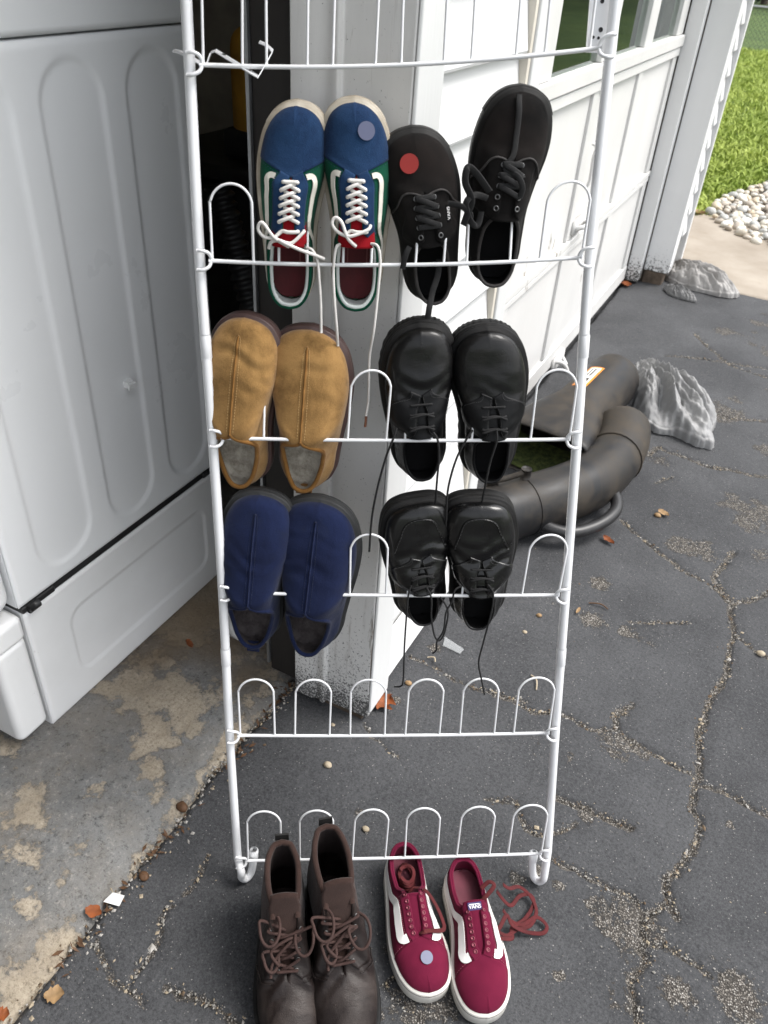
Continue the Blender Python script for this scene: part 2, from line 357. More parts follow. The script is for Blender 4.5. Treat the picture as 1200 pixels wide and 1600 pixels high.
# concrete pad by the corner
t = NT('pad_concrete'); k = t.mix(t.ramp(t.noise(3.5, 6, .6), [(.3, 0), (.7, 1)]), (.25, .21, .165), (.36, .315, .26))
k = t.mix(t.ramp(t.noise(9, 5, .7), [(.58, 0), (.75, .6)]), k, (.24, .19, .14)); t.color(k); t.rough(.9); t.bump(t.noise(160, 4, .7), .5, .003)
PADM = t.m
px = np.arange(-.60, 2.2, .02); py = np.arange(4.15, 5.8, .02); PX, PY = np.meshgrid(px, py, indexing='ij')
PZ = .004 + .004 * (fbm(PX * 3, PY * 3, 3, 40) - .5) - .05 * sstep(4.235, 4.195, PY + .03 * (fbm(PX * 9, PY * 9, 4, 41) - .5)) - .05 * sstep(5.66, 5.75, PY - .25 * np.clip(PX + .5, -.2, 0) + .04 * (fbm(PX * 6, PY * 6, 3, 42) - .5))
tag(obj('concrete_pad', fast_grid('concrete_pad', np.stack([PX, PY, PZ], -1)), PADM), 'tan concrete walk between driveway and lawn', kind='structure')

# garage slab: grey floor paint peeled down to tan concrete, broken edge
sx = np.arange(-1.95, -.60, .005); sy = np.arange(-.15, 1.42, .0055); SX, SY = np.meshgrid(sx, sy, indexing='ij')
def smask(items, wob=.11):
    ux = SX + wob * (fbm(SX * 9, SY * 9, 7, 51) - .5); uy = SY + wob * (fbm(SX * 9, SY * 9, 7, 55) - .5); o = np.zeros(SX.shape)
    for (a, b), r in items:
        g = at_z(a, b); o = np.maximum(o, np.exp(-((ux - g[0]) ** 2 + (uy - g[1]) ** 2) / r ** 2))
    return o
peel = smask([((270, 1105), .055), ((215, 1075), .05), ((250, 1150), .03), ((60, 1235), .05), ((45, 1265), .04), ((140, 1235), .022), ((230, 1225), .05), ((245, 1240), .03), ((290, 950), .09), ((330, 910), .08), ((60, 1500), .06), ((20, 1560), .08), ((120, 1480), .05), ((160, 1090), .03), ((120, 1310), .022), ((20, 1430), .04), ((90, 1380), .02), ((230, 1170), .02)])
brown = np.clip(smask([((310, 960), .13), ((360, 1000), .10), ((260, 1010), .09), ((390, 1060), .06)]) + .35 * (fbm(SX * 12, SY * 12, 5, 79) - .45), 0, 1)
edgeX = -.668 + .035 * (fbm(SX * 0 + 3, SY * 5, 4, 60) - .5) + .02 * (fbm(SX * 30, SY * 30, 3, 61) - .5)
eb = sstep(.06, .0, edgeX - SX)      # near the broken edge
SZ = .007 + .0022 * (fbm(SX * 180, SY * 180, 2, 70) - .5) + .004 * (fbm(SX * 9, SY * 9, 3, 71) - .5) - .0015 * sstep(.35, .6, peel) - .008 * eb * fbm(SX * 40, SY * 40, 3, 72) - .05 * sstep(-.006, .012, SX - edgeX)
peel = np.clip(peel * .55 + 1.1 * (fbm(SX * 7, SY * 7, 7, 77) - .36) + .75 * (fbm(SX * 26, SY * 26, 5, 78) - .5) + .25 * sstep(-1.3, -.9, SX) * sstep(.5, .9, SY) + .45 * eb * sstep(.4, .6, fbm(SX * 18, SY * 9, 4, 75)), 0, 1)
t = NT('slab_paint')
pn = t.math('ADD', t.attr('peel'), t.math('MULTIPLY', t.math('SUBTRACT', t.noise(55, 8, .86), .5), 1.3))
pm = t.ramp(pn, [(.46, 0), (.54, .8), (.80, 1)])
paintc = t.mix(t.ramp(t.noise(6, 5), [(.3, 0), (.7, 1)]), (.14, .144, .145), (.27, .272, .268))
paintc = t.mix(t.ramp(t.noise(95, 6, .82), [(.56, 0), (.66, .9)]), paintc, (.37, .355, .33))
paintc = t.mix(t.ramp(t.noise(120, 6, .8), [(.33, .85), (.42, 0)]), paintc, (.055, .058, .06))
conc = t.mix(t.ramp(t.noise(16, 6, .65), [(.3, 0), (.7, 1)]), (.36, .305, .23), (.56, .49, .39))
conc = t.mix(t.ramp(t.noise(160, 6, .8), [(.34, .8), (.5, 0)]), conc, (.17, .14, .10))
gp1 = t.noise(75, 7, .85)
paintc = t.mix(t.ramp(gp1, [(.36, .9), (.46, 0)]), paintc, (.045, .047, .048))
paintc = t.mix(t.ramp(gp1, [(.56, 0), (.66, .8)]), paintc, (.42, .41, .38))
conc = t.mix(t.ramp(gp1, [(.36, .7), (.46, 0)]), conc, (.15, .12, .085))
allc = t.mix(pm, paintc, conc)
allc = t.mix(t.ramp(t.noise(4.5, 8, .7), [(.45, 0), (.75, .55)]), allc, (.27, .22, .16))
allc = t.mix(t.math('MULTIPLY', t.attr('brown'), .75), allc, (.19, .135, .080))
allc = t.mix(t.ramp(t.voro(70, 'F1'), [(.0, .55), (.16, 0)]), allc, (.06, .055, .05))
t.color(allc); t.rough(t.ramp(t.noise(20, 4), [(.3, .55), (.7, .85)])); t.b.inputs['Specular IOR Level'].default_value = .3
t.bump(t.math('ADD', t.math('ADD', t.math('MULTIPLY', t.noise(170, 6, .8), 1.3), t.math('MULTIPLY', gp1, 2.2)), t.math('MULTIPLY', pm, -.7)), .8, .0028)
SLABM = t.m
tag(obj('garage_floor', fast_grid('garage_floor', np.stack([SX, SY, SZ], -1), {'peel': peel, 'brown': brown}), SLABM), 'garage floor slab with peeling grey paint and broken edge', kind='structure')
tag(mk('garage_floor_back', join(([(-6.5, -2.4, .004), (-1.949, -2.4, .004), (-1.949, 4.25, .004), (-6.5, 4.25, .004)], [(0, 1, 2, 3)]), ([(-1.949, 1.419, .0035), (-.7, 1.419, .0035), (-.7, 4.25, .0035), (-1.949, 4.25, .0035)], [(0, 1, 2, 3)]), ([(-1.949, -2.4, .0035), (-.68, -2.4, .0035), (-.68, -.149, .0035), (-1.949, -.149, .0035)], [(0, 1, 2, 3)])), SLABM), 'rest of the garage floor', kind='structure')

# ================================================================== GARAGE
M_SIDE = None
t = NT('white_siding'); gnz = t.noise(30, 5, .6, stretch=(1, .18, 1.6), dist=1.2)
t.color(t.mix(t.ramp(t.noise(1.7, 4), [(.3, 0), (.7, 1)]), (.66, .665, .665), (.72, .72, .715))); t.rough(.45); t.bump(gnz, .3, .002); M_SIDE = t.m
M_DOOR = paint_white('door_paint', (.66, .655, .64), .69)
M_TRIM = paint_white('trim_paint', (.66, .665, .66), .70)
t = NT('post_paint')   # grey-white peeling post; black mildew specks where damp splashes up
z = t.n('ShaderNodeSeparateXYZ'); t.l(t.tc.outputs['Object'], z.inputs[0])
n = t.noise(6, 6, .65, stretch=(2.4, 2.4, .22)); k = t.mix(t.ramp(t.noise(3, 5, stretch=(2, 2, .3)), [(.3, 0), (.7, 1)]), (.64, .635, .62), (.78, .775, .76))
k = t.mix(t.ramp(t.noise(14, 6, .7, stretch=(2, 2, .14)), [(.6, 0), (.66, .55)]), k, (.31, .28, .255))
k = t.mix(t.ramp(n, [(.64, 0), (.665, 1)]), k, (.25, .22, .19))
low = t.ramp(z.outputs[2], [(.0, 1), (.045, .85), (.10, .42), (.22, .18), (.36, .06), (.7, 0)])
sp = t.ramp(t.math('ADD', t.noise(210, 3, .8), t.math('MULTIPLY', low, .27)), [(.66, 0), (.72, .9)])
k = t.mix(sp, k, (.03, .03, .03)); t.color(k); t.rough(.6)
t.bump(t.math('ADD', t.noise(70, 4, stretch=(1, 1, .08)), t.math('MULTIPLY', t.ramp(n, [(.64, 1), (.67, 0)]), 1.5)), .35, .002); M_POST = t.m
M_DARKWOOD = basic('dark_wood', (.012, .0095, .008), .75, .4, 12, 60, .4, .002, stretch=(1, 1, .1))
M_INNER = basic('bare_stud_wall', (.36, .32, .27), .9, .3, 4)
M_BEIGE = basic('beige_channel', (.62, .58, .50), .5, .1, 8)
M_WOOD = basic('rotten_wood', (.10, .075, .055), .9, .5, 25, 90, .6, .003)
M_GALV = basic('grey_metal', (.30, .31, .32), .4, .15, 10, metal=.8)
gar = empty('garage', 'white garage with lap siding beside the driveway', 'garage')
LAP = .0985
def lap_board(y0, y1, zb, xf, parent):
    zt = zb + LAP + .012
    pr = [(xf + .014, zb), (xf + .0155, zb + .004), (xf + .014, zb + .012), (xf - .002, zt), (xf - .006, zt), (xf - .002, zb)]
    v = [(x, y, z) for y in (y0, y1) for x, z in pr]; n = len(pr)
    f = [(i, (i + 1) % n, n + (i + 1) % n, n + i) for i in range(n)] + [tuple(range(n))[::-1], tuple(range(n, 2 * n))]
    return v, f
for k in range(22):
    zb = 1.205 + .0985 * 11 - LAP * k
    if zb < -.05: break
    if zb < .02: continue
    mk('siding_board', lap_board(1.088, 1.4615, zb, -.4985, gar), M_SIDE, gar, False)
    mk('siding_board', lap_board(4.2055, 4.292, zb, -.4865, gar), M_SIDE, gar, False)
mk('siding_board', lap_board(1.088, 1.4615, .018, -.4985, gar), M_SIDE, gar, False)
# post at the open bay (front face looks along the drive)
def plan(pts, z0, z1):
    n = len(pts); v = [(x, y, z) for z in (z0, z1) for x, y in pts]
    return v, [(i, (i + 1) % n, n + (i + 1) % n, n + i) for i in range(n)] + [tuple(range(n))[::-1], tuple(range(n, 2 * n))]
post = bevel(mk('door_post', plan([(-.6435, .990), (-.600, .990), (-.594, .995), (-.586, .995), (-.580, .990), (-.571, .990), (-.571, 1.0005), (-.472, 1.0025), (-.472, 1.079), (-.572, 1.12), (-.6435, 1.12)], .012, 2.15), M_POST, gar, False), .003)
bevel(mk('post_casing', plan([(-.471, 1.003), (-.4665, 1.006), (-.4665, 1.085), (-.500, 1.085), (-.500, 1.08), (-.4715, 1.08)], .03, 2.2), M_TRIM, gar, False), .002)
bbox_obj('post_footing', (-.66, 1.004, -.03), (-.485, 1.10, .011), M_WOOD, gar, .004)
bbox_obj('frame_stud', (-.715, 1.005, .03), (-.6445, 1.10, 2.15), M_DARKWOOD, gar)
bbox_obj('track_channel', (-.7215, 1.00, .05), (-.7155, 1.045, 2.1), M_GALV, gar, .001)
# channel and casing left of the closed door
bbox_obj('siding_channel', (-.51, 1.462, .03), (-.4800, 1.4755, 2.2), M_BEIGE, gar, .002)
bbox_obj('door_casing', (-.70, 1.476, .02), (-.4755, 1.533, 2.2), M_TRIM, gar, .004)
# far jamb
t = NT('jamb_paint'); z = t.n('ShaderNodeSeparateXYZ'); t.l(t.tc.outputs['Object'], z.inputs[0])
k = t.mix(t.ramp(t.noise(3, 5, stretch=(1, 1, .3)), [(.3, 0), (.7, 1)]), (.68, .685, .68), (.76, .76, .755))
low = t.ramp(z.outputs[2], [(.0, 1), (.07, .7), (.16, .25), (.4, .03), (.7, 0)])
k = t.mix(t.ramp(t.math('ADD', t.noise(120, 3, .8), t.math('MULTIPLY', low, .36)), [(.74, 0), (.80, 1)]), k, (.05, .05, .045)); t.color(k); t.rough(.5); t.bump(t.noise(50, 4, stretch=(1, 1, .1)), .2, .002); M_JAMB = t.m
bbox_obj('jamb_board', (-.668, 4.035, .012), (-.604, 4.10, 2.2), M_JAMB, gar, .003)
bbox_obj('jamb_board', (-.599, 4.095, .062), (-.4795, 4.203, 2.2), M_JAMB, gar, .004)
bbox_obj('jamb_block', (-.597, 4.10, -.01), (-.50, 4.2, .0615), M_WOOD, gar, .006)
bbox_obj('jamb_stud', (-.70, 4.105, .0), (-.600, 4.2, 2.2), M_WOOD, gar, .004)
bbox_obj('corner_board', (-.52, 4.294, .045), (-.4605, 4.335, 2.3), M_TRIM, gar, .003)
# shell that shades the inside
for nm, a, b, m in [('rear_wall', (-6.6, -2.4, -.04), (-6.45, 4.33, 2.4), M_INNER), ('end_wall', (-6.45, 4.25, -.04), (-.525, 4.33, 2.4), M_INNER), ('end_wall', (-6.45, -2.4, 0), (-.66, -2.3, 2.4), M_INNER),
                    ('front_wall', (-.62, 1.125, .02), (-.512, 1.47, 2.3), M_SIDE), ('front_wall', (-.62, 4.206, .05), (-.505, 4.245, 2.3), M_INNER), ('front_wall', (-.66, -2.3, 0), (-.5, -1.5, 2.3), M_SIDE),
                    ('door_header', (-.66, -1.5, 2.375), (-.5, 1.12, 2.4), M_TRIM), ('door_header', (-.66, 1.54, 2.21), (-.5, 4.09, 2.4), M_TRIM), ('ceiling', (-6.6, -2.5, 2.41), (-.43, 4.55, 2.47), M_INNER), ('fascia', (-.43, -2.5, 2.38), (-.40, 4.55, 2.55), M_TRIM)]:
    bbox_obj(nm, a, b, m, gar, .003)
mk('roof', ([(-6.7, -2.5, 2.48), (-.39, -2.5, 2.48), (-3.4, -2.5, 3.7), (-6.7, 4.55, 2.48), (-.39, 4.55, 2.48), (-3.4, 4.55, 3.7)], [(0, 1, 4, 3), (1, 2, 5, 4), (2, 0, 3, 5), (0, 2, 1), (3, 4, 5)]), basic('roof_shingle', (.12, .11, .10), .9, .3, 40), gar, False)

# ------------------------------------------------------------------ closed garage door
door = empty('garage_door', 'white panelled wooden garage door with peeling paint and windows', 'garage door', (-.67, 2.8, 0))
def dpart(nm, y0, y1, z0, z1, x0=-.705, x1=-.67, m=M_DOOR, w=.004):
    o = bbox_obj(nm, (x0, y0, z0), (x1, y1, z1), m, None, w); o.parent = door; o.matrix_parent_inverse = Matrix.Translation((.67, -2.8, 0)); return o
D0, D1 = 1.54, 4.026
zr = [(.018, .088), (.478, .500), (.503, .527), (.985, 1.018), (1.022, 1.064), (1.46, 1.5), (1.504, 1.55), (2.1, 2.19)]
for k, (a, b) in enumerate(zr): dpart('rail', D0, D1, a, b, x1=-.668 + (.010 if k == 4 else .003 if k in (2, 3) else 0))
ST = [(1.54, 1.60), (2.13, 2.19), (2.73, 2.79), (3.335, 3.40), (3.95, 4.026)]
for z0, z1 in [(.0885, .4775), (.5275, .9845), (1.551, 2.099)]:
    for a, b in ST: dpart('stile', a, b, z0, z1, x1=-.671)
    for (a, b), (c, d) in zip(ST[:-1], ST[1:]): dpart('panel', b - .004, c + .004, z0 - .003, z1 + .003, -.70, -.682, w=.001)
def dloc(vf): v, f = vf; return np.asarray(v) - np.array([-.67, 2.8, 0]), f
MU = [(1.54, 1.67), (2.13, 2.25), (2.735, 2.865), (3.31, 3.437), (3.895, 4.026)]
t = NT('window_glass'); tr = t.n('ShaderNodeBsdfTransparent'); gl = t.n('ShaderNodeBsdfGlossy'); gl.inputs['Roughness'].default_value = .01; gl.inputs[0].default_value = (.95, 1, .97, 1)
fr = t.n('ShaderNodeFresnel'); fr.inputs[0].default_value = 1.62; ms = t.n('ShaderNodeMixShader'); t.l(fr.outputs[0], ms.inputs[0]); t.l(tr.outputs[0], ms.inputs[1]); t.l(gl.outputs[0], ms.inputs[2])
tr.inputs[0].default_value = (.75, .8, .76, 1); t.l(ms.outputs[0], t.t.nodes['Material Output'].inputs[0]); M_GLASS = t.m
for a, b in MU: dpart('mullion', a, b, 1.0645, 1.4595, x1=-.671)
for (a, b), (c, d) in zip(MU[:-1], MU[1:]): mk('window_pane', dloc(box((-.692, b - .002, 1.062), (-.688, c + .002, 1.462))), M_GLASS, door, False)
hp = at_x(923, 240, -.665); hq = at_x(914, 290, -.665)
mk('latch_rod', dloc(tube(spline([hp + (0, 0, .03), hp + (.015, 0, .02), hp + (.012, -.005, -.01), hq + (.012, 0, .02), hq + (.004, 0, -.01)], 18), .005)), M_DOOR, door)
lp = at_x(905, 352, -.662); mk('lift_handle', dloc(join(tube(spline([lp + (0, -.05, 0), lp + (.03, -.04, .01), lp + (.03, .04, .01), lp + (0, .05, 0)], 16), .008), box(lp + (-.01, -.065, -.02), lp + (.002, .065, .025)))), M_DOOR, door)
lp = at_x(872, 575, -.655); mk('foot_pull', dloc(join(tube(spline([lp + (-.005, -.06, .05), lp + (.03, -.05, .045), lp + (.05, -.03, .0), lp + (.03, .03, -.005), lp + (-.005, .045, .03)], 20), .009), box(lp + (-.012, -.075, -.01), lp + (.0, .06, .06)))), M_DOOR, door)

# ------------------------------------------------------------------ washer on its pedestal
t = NT('washer_enamel'); t.color(t.mix(t.ramp(t.noise(2, 4), [(.3, 0), (.7, 1)]), (.82, .835, .845), (.86, .87, .875))); t.rough(t.ramp(t.noise(3, 6, .6), [(.3, .24), (.7, .42)])); t.bump(t.noise(240, 2), .03, .0005); M_WASH = t.m
t = NT('pedestal_enamel'); k = t.mix(t.ramp(t.noise(5, 6), [(.35, 0), (.7, 1)]), (.76, .765, .76), (.83, .835, .835)); k = t.mix(t.ramp(t.noise(34, 6, .8), [(.66, 0), (.72, .8)]), k, (.42, .39, .34)); t.color(k); t.rough(.36); t.bump(t.noise(200, 2), .04, .0005); M_PED = t.m
M_BLK = basic('black_plastic', (.018, .018, .019), .4, .3, 20, 150, .1)
wsh = empty('washing_machine', 'light grey washing machine with pressed ribs on its side', 'washing machine', (-1.35, .95, .325))
ped = empty('washer_pedestal', 'light grey drawer pedestal under the washing machine', 'pedestal', (-1.35, .95, .008))
def lo(vf, o): v, f = vf; return np.asarray(v) - np.array(o.location), f
def rrect_sdf(Y, Z, y0, y1, z0, z1, r):
    cy, cz = (y0 + y1) / 2, (z0 + z1) / 2; qy = np.abs(Y - cy) - (y1 - y0) / 2 + r; qz = np.abs(Z - cz) - (z1 - z0) / 2 + r
    return np.hypot(np.maximum(qy, 0), np.maximum(qz, 0)) + np.minimum(np.maximum(qy, qz), 0) - r
def pressed_panel(y0, y1, z0, z1, shapes, depth, slope, dy=.0035, dz=.005):
    Y, Z = np.meshgrid(np.arange(y0, y1 + 1e-6, dy), np.arange(z0, z1 + 1e-6, dz), indexing='ij'); Y[-1] = y1; Z[:, -1] = z1
    X = np.full(Y.shape, -1.015)
    for s in shapes: X -= depth * sstep(slope / 2, -slope / 2, rrect_sdf(Y, Z, *s))
    e = np.minimum.reduce([Y - y0, y1 - Y, Z - z0, z1 - Z]); X -= .004 * (1 - sstep(0, .006, e))
    return np.stack([X, Y, Z], -1)
def panel_obj(nm, P, m, par):
    P = P[::-1] - np.array(par.location); o = obj(nm, fast_grid(nm, P), m, par); return o
panel_obj('side_panel', pressed_panel(.664, 1.258, .332, 1.2045, [(.727, .857, .366, 1.178, .064), (.910, 1.034, .366, 1.178, .062), (1.088, 1.210, .366, 1.178, .061)], .0038, .012), M_WASH, wsh)
def hull(prof, x0, x1):   # profile in (y,z) extruded along x
    n = len(prof); v = [(x, y, z) for x in (x0, x1) for y, z in prof]
    return v, [(i, (i + 1) % n, n + (i + 1) % n, n + i) for i in range(n)] + [tuple(range(n))[::-1], tuple(range(n, 2 * n))]
bevel(mk('cabinet', lo(box((-1.70, .664, .330), (-1.0225, 1.258, 1.206)), wsh), M_WASH, wsh, False), .003)
bevel(mk('lid', lo(box((-1.70, .575, 1.2085), (-1.0135, 1.268, 1.262)), wsh), M_WASH, wsh, False), .011, 4)
bevel(mk('lid_top', lo(box((-1.69, .59, 1.2625), (-1.03, 1.26, 1.285)), wsh), M_WASH, wsh, False), .010, 4)
bevel(mk('front_panel', lo(box((-1.705, .575, .342), (-1.0135, .6605, 1.2065)), wsh), M_WASH, wsh, False), .03, 5)
panel_obj('side_panel', pressed_panel(.668, 1.250, .010, .316, [(.762, 1.180, .076, .243, .035)], .003, .009), M_PED, ped)
bevel(mk('case', lo(box((-1.70, .668, .006), (-1.0225, 1.250, .3155)), ped), M_PED, ped, False), .003)
bevel(mk('drawer_front', lo(box((-1.705, .592, .028), (-1.0165, .6645, .268)), ped), M_PED, ped, False), .016, 4)
bevel(mk('drawer_lip', lo(box((-1.705, .578, .262), (-1.0145, .6645, .320)), ped), M_PED, ped, False), .013, 4)
for y0, y1 in ((.668, .745), (1.19, 1.246)):
    bevel(mk('latch_bracket', lo(join(box((-1.05, y0, .3165), (-1.0145, y1, .3305))), ped), M_BLK, ped, False), .003)
mk('latch_bolt', lo(tube([(-1.012, .678, .323), (-1.012, .702, .323)], .0085, 10), ped), M_BLK, ped)
mk('seam_gasket', lo(box((-1.69, .67, .3156), (-1.021, 1.25, .3295)), ped), M_BLK, ped, False)  # black filler standing in for the dark open gap between washer and pedestal
kp = at_x(203, 600, -1.011); mk('side_clip', lo(join(box(kp + np.array([-.008, -.008, -.006]), kp + np.array([.004, .008, .006])), box(kp + np.array([.004, -.010, -.008]), kp + np.array([.007, .010, .002]))), wsh), M_PED, wsh, False)
# ================================================================== SHOE RACK (leans back on the post)
AZ, LEAN = R(28.), R(14.6)
rU = np.array([math.cos(AZ), math.sin(AZ), 0]); rB = np.array([-math.sin(AZ), math.cos(AZ), 0])
rV = math.cos(LEAN) * np.array([0, 0, 1.]) + math.sin(LEAN) * rB
rN = -math.cos(LEAN) * rB + math.sin(LEAN) * np.array([0, 0, 1.])        # towards the viewer's side
rP = (at_z(377, 1380, .008) + at_z(846, 1384, .008)) / 2
def on_rack(px, py, d=0.): return at_plane(px, py, rP + rN * d, rN)
LP = [(371, 1343), (358, 1147), (347, 924), (331, 683), (311, 406), (295, 101)]
RP = [(857, 1331), (869, 1143), (885, 928), (903, 685), (923, 401), (956, 73)]
Lr = [on_rack(*p) for p in LP]; Rr_ = [on_rack(*p) for p in RP]
t = NT('white_powder_coat'); t.color(t.mix(t.ramp(t.noise(9, 4), [(.3, 0), (.75, 1)]), (.70, .71, .725), (.76, .765, .775))); t.rough(.32); t.b.inputs['Coat Weight'].default_value = .25; t.bump(t.noise(300, 2), .05, .0004); M_RACK = t.m
rack = empty('shoe_rack', 'tall white wire shoe rack leaning against the post with shoes hung on it', 'shoe rack', tuple(rP))
rl = lambda vf: (np.asarray(vf[0]) - rP, vf[1])
RAD = .0068
def rail(pts, inward, foot_px):
    pts = [p - rN * .004 for p in pts]; top = pts[-1] + (pts[-1] - pts[-2]) * 1.45
    low = on_rack(*foot_px) ; d = (pts[0] - pts[1]); d /= np.linalg.norm(d)
    low = at_z(foot_px[0], foot_px[1] - 6, .009)
    body = [top] + pts[::-1]
    P = spline(body, 70)
    iw = rU * inward
    arc = [low + np.array([0, 0, .030]) - d * .0, low + np.array([0, 0, .012]) , low + iw * .006 + np.array([0, 0, .0]) + rB * .004, low + iw * .014 + rB * .012 + np.array([0, 0, .005]), low + iw * .018 + rB * .020 + np.array([0, 0, .028]), low + iw * .019 + rB * .026 + np.array([0, 0, .052])]
    A = spline([P[-1]] + arc, 34)[1:]
    return np.concatenate([P, A])
for pts, inw, fp in ((Lr, 1, (378, 1382)), (Rr_, -1, (846, 1386))):
    ln = rail(pts, inw, fp); o = mk('side_rail', rl(tube(ln, RAD, 14)), M_RACK, rack)
    e0, e1 = ln[-3], ln[-1]; dd = (e1 - e0) / np.linalg.norm(e1 - e0)
    mk('end_cap', rl(tube([e1 - dd * .018, e1 - dd * .016, e1 + dd * .0005, e1 + dd * .002], [.0069, .0082, .0082, .006], 14)), M_RACK, rack)
    for (i, k) in ((3, .46), (1, .49)):     # sleeve joints
        c = pts[i] + (pts[i + 1] - pts[i]) * k - rN * .004; ax = (pts[i + 1] - pts[i]) / np.linalg.norm(pts[i + 1] - pts[i])
        mk('sleeve', rl(tube([c - ax * .0, c + ax * .0012, c + ax * .03, c + ax * .032], [.0069, .0075, .0075, .0069], 14)), M_RACK, rack)
FR = [(.035, .139), (.200, .305), (.368, .473), (.536, .640), (.703, .808), (.868, .975)]
FR5 = [(.035, .127), (.184, .280), (.340, .441), (.502, .603), (.668, .773), (.841, .946)]
USED = {4: (1, 2, 3, 4), 3: (0, 1, 3, 4), 2: (0, 1, 3, 4)}
SHIFT = {(4, 1): .239, (4, 2): .402, (4, 3): .587, (3, 0): .105, (3, 1): .268, (3, 3): .561, (3, 4): .743, (2, 0): .104, (2, 1): .270, (2, 3): .572, (2, 4): .730}   # loops inside the shoes
for i in range(6):
    a, b = Lr[i], Rr_[i]; w = np.linalg.norm(b - a); ru = (b - a) / w
    bow = {5: -.010, 4: -.008, 0: -.002}.get(i, -.003)
    line = lambda f: a + (b - a) * f + rV * bow * 4 * f * (1 - f) + rN * .003
    mk('rung', rl(tube([line(f) for f in np.linspace(.026, .974, 24)], .0026, 8)), M_RACK, rack)
    for p, s in ((a, 1), (b, -1)):
        q = p + rN * .003
        c = [q - ru * s * .001 + rV * .0115 + rN * .004, q + ru * s * .006 + rV * .0115 + rN * .006, q + ru * s * .0135 + rV * .008 + rN * .003, q + ru * s * .016, q + ru * s * .0135 - rV * .008 + rN * .003, q + ru * s * .006 - rV * .0115 + rN * .006, q - ru * s * .001 - rV * .0115 + rN * .004]
        mk('ring', rl(tube(spline(c, 22), .0023, 8)), M_RACK, rack)
    sp = np.linalg.norm((Lr[min(i + 1, 5)] - Lr[min(i, 4)])); H = .42 * sp
    for k, (f0, f1) in enumerate(FR5 if i == 5 else FR):
        if (i, k) in SHIFT: f0, f1 = SHIFT[i, k] - .036, SHIFT[i, k] + .036
        if (i, k) == (4, 4): f0, f1 = .682, .792
        p0, p1 = line(f0), line(f1); wd = np.linalg.norm(p1 - p0); r_ = wd * .5; mid = (p0 + p1) / 2
        tilt = (-.24 if i == 4 else -.14) if k in USED.get(i, ()) else .03
        jl = random.uniform(-.03, .03)
        up = rV + rN * tilt + ru * jl; up /= np.linalg.norm(up); H = .42 * sp * (.62 if k in USED.get(i, ()) and (i, k) != (4, 4) else 1)
        pts = [p0 - rV * .002, p0 + up * H * .3, p0 + up * (H - r_)] + [mid + up * (H - r_) + ru * r_ * 1.0 * -math.cos(th) + up * r_ * math.sin(th) for th in np.linspace(.25, math.pi - .25, 9)] + [p1 + up * (H - r_), p1 + up * H * .3, p1 - rV * .002]
        mk('loop', rl(tube(spline(pts, 40), .0017, 7)), M_RACK, rack)
# hook brackets left hanging at the top tier
def strip(px_pts, d, hw, th, nrm):
    P = []
    for q in px_pts: P.append(on_rack(*q[:2], d=q[2] if len(q) > 2 else d))
    return P
R7 = lambda x, y, d: (270 + x / 6., y / 6., d)
bp = [R7(5, 470, -.02), R7(60, 480, -.015), R7(180, 540, -.012), R7(290, 605, -.008), R7(318, 595, -.008), R7(355, 485, -.012), R7(400, 468, -.010), R7(600, 590, .0), R7(800, 715, .012), R7(932, 480, .0), R7(880, 430, -.012), R7(810, 398, -.018)]
P = np.array([on_rack(x, y, d - .004) for x, y, d in bp])
dense = np.concatenate([np.linspace(P[i], P[i + 1], 5, endpoint=False) for i in range(len(P) - 1)] + [P[-1:]])
hk = empty('hook_bracket', 'bent white metal door hook caught in the top tier, left side', 'hook bracket', tuple(P[5]), 'over-door hooks of the rack')
nr = rN * .35 + rV * .9
Wd = (rN * .95 - rV * .3); Wd /= np.linalg.norm(Wd)
v = np.concatenate([dense + Wd * .007, dense - Wd * .007]); n = len(dense)
o = mk('bent_strip', (v - P[5], [(i, i + 1, n + i + 1, n + i) for i in range(n - 1)]), M_RACK, hk, False)
sm = o.modifiers.new('thick', 'SOLIDIFY'); sm.thickness = .0012
M_HOLE = basic('drilled_hole', (.02, .02, .022), .9)
for (x, y) in ((440, 515), (682, 660), (730, 697), (748, 703)):
    c = on_rack(*R7(x, y, 0)[:2], d=-.002); 
    k = int(np.argmin(np.linalg.norm(dense - c, axis=1))); tt = dense[min(k + 1, n - 1)] - dense[max(k - 1, 0)]; nn = np.cross(tt, Wd); nn *= np.sign(nn @ (EYE - c)); nn /= np.linalg.norm(nn)
    mk('hole', disc(dense[k] + nn * .0008 - P[5], nn, .0022 if y < 690 else .0012, 12, .0003), M_HOLE, hk)
q0 = on_rack(934, 30, -.016); hk2 = empty('hook_bracket', 'flat white perforated door hook behind the right rail at the top tier', 'hook bracket', tuple(q0), 'over-door hooks of the rack')
c4 = [on_rack(915, 82, -.016), on_rack(950, 84, -.016), on_rack(955, -60, -.016), on_rack(926, -60, -.016)]
v = np.array([p - q0 for p in c4] + [p - q0 - rN * .0014 for p in c4])
bevel(mk('plate', (v, [(0, 1, 2, 3), (7, 6, 5, 4), (0, 4, 5, 1), (1, 5, 6, 2), (2, 6, 7, 3), (3, 7, 4, 0)]), M_RACK, hk2, False), .0005)
e4 = [on_rack(915, 82, -.0158), on_rack(917.5, 82, -.0158), on_rack(928.5, -60, -.0158), on_rack(926, -60, -.0158)]
v = np.array([p - q0 for p in e4] + [p - q0 + rN * .004 for p in e4]); mk('turned_edge', (v, [(3, 2, 1, 0), (4, 5, 6, 7), (0, 1, 5, 4), (1, 2, 6, 5), (2, 3, 7, 6), (3, 0, 4, 7)]), M_RACK, hk2, False)
for x, y, r in ((938.5, 46.5, .0027), (927, 58.3, .0017), (935, 59.3, .0017), (941, 2, .0024)):
    mk('hole', disc(on_rack(x, y, -.0159) - q0, rN, r, 14, .0003), M_HOLE, hk2)
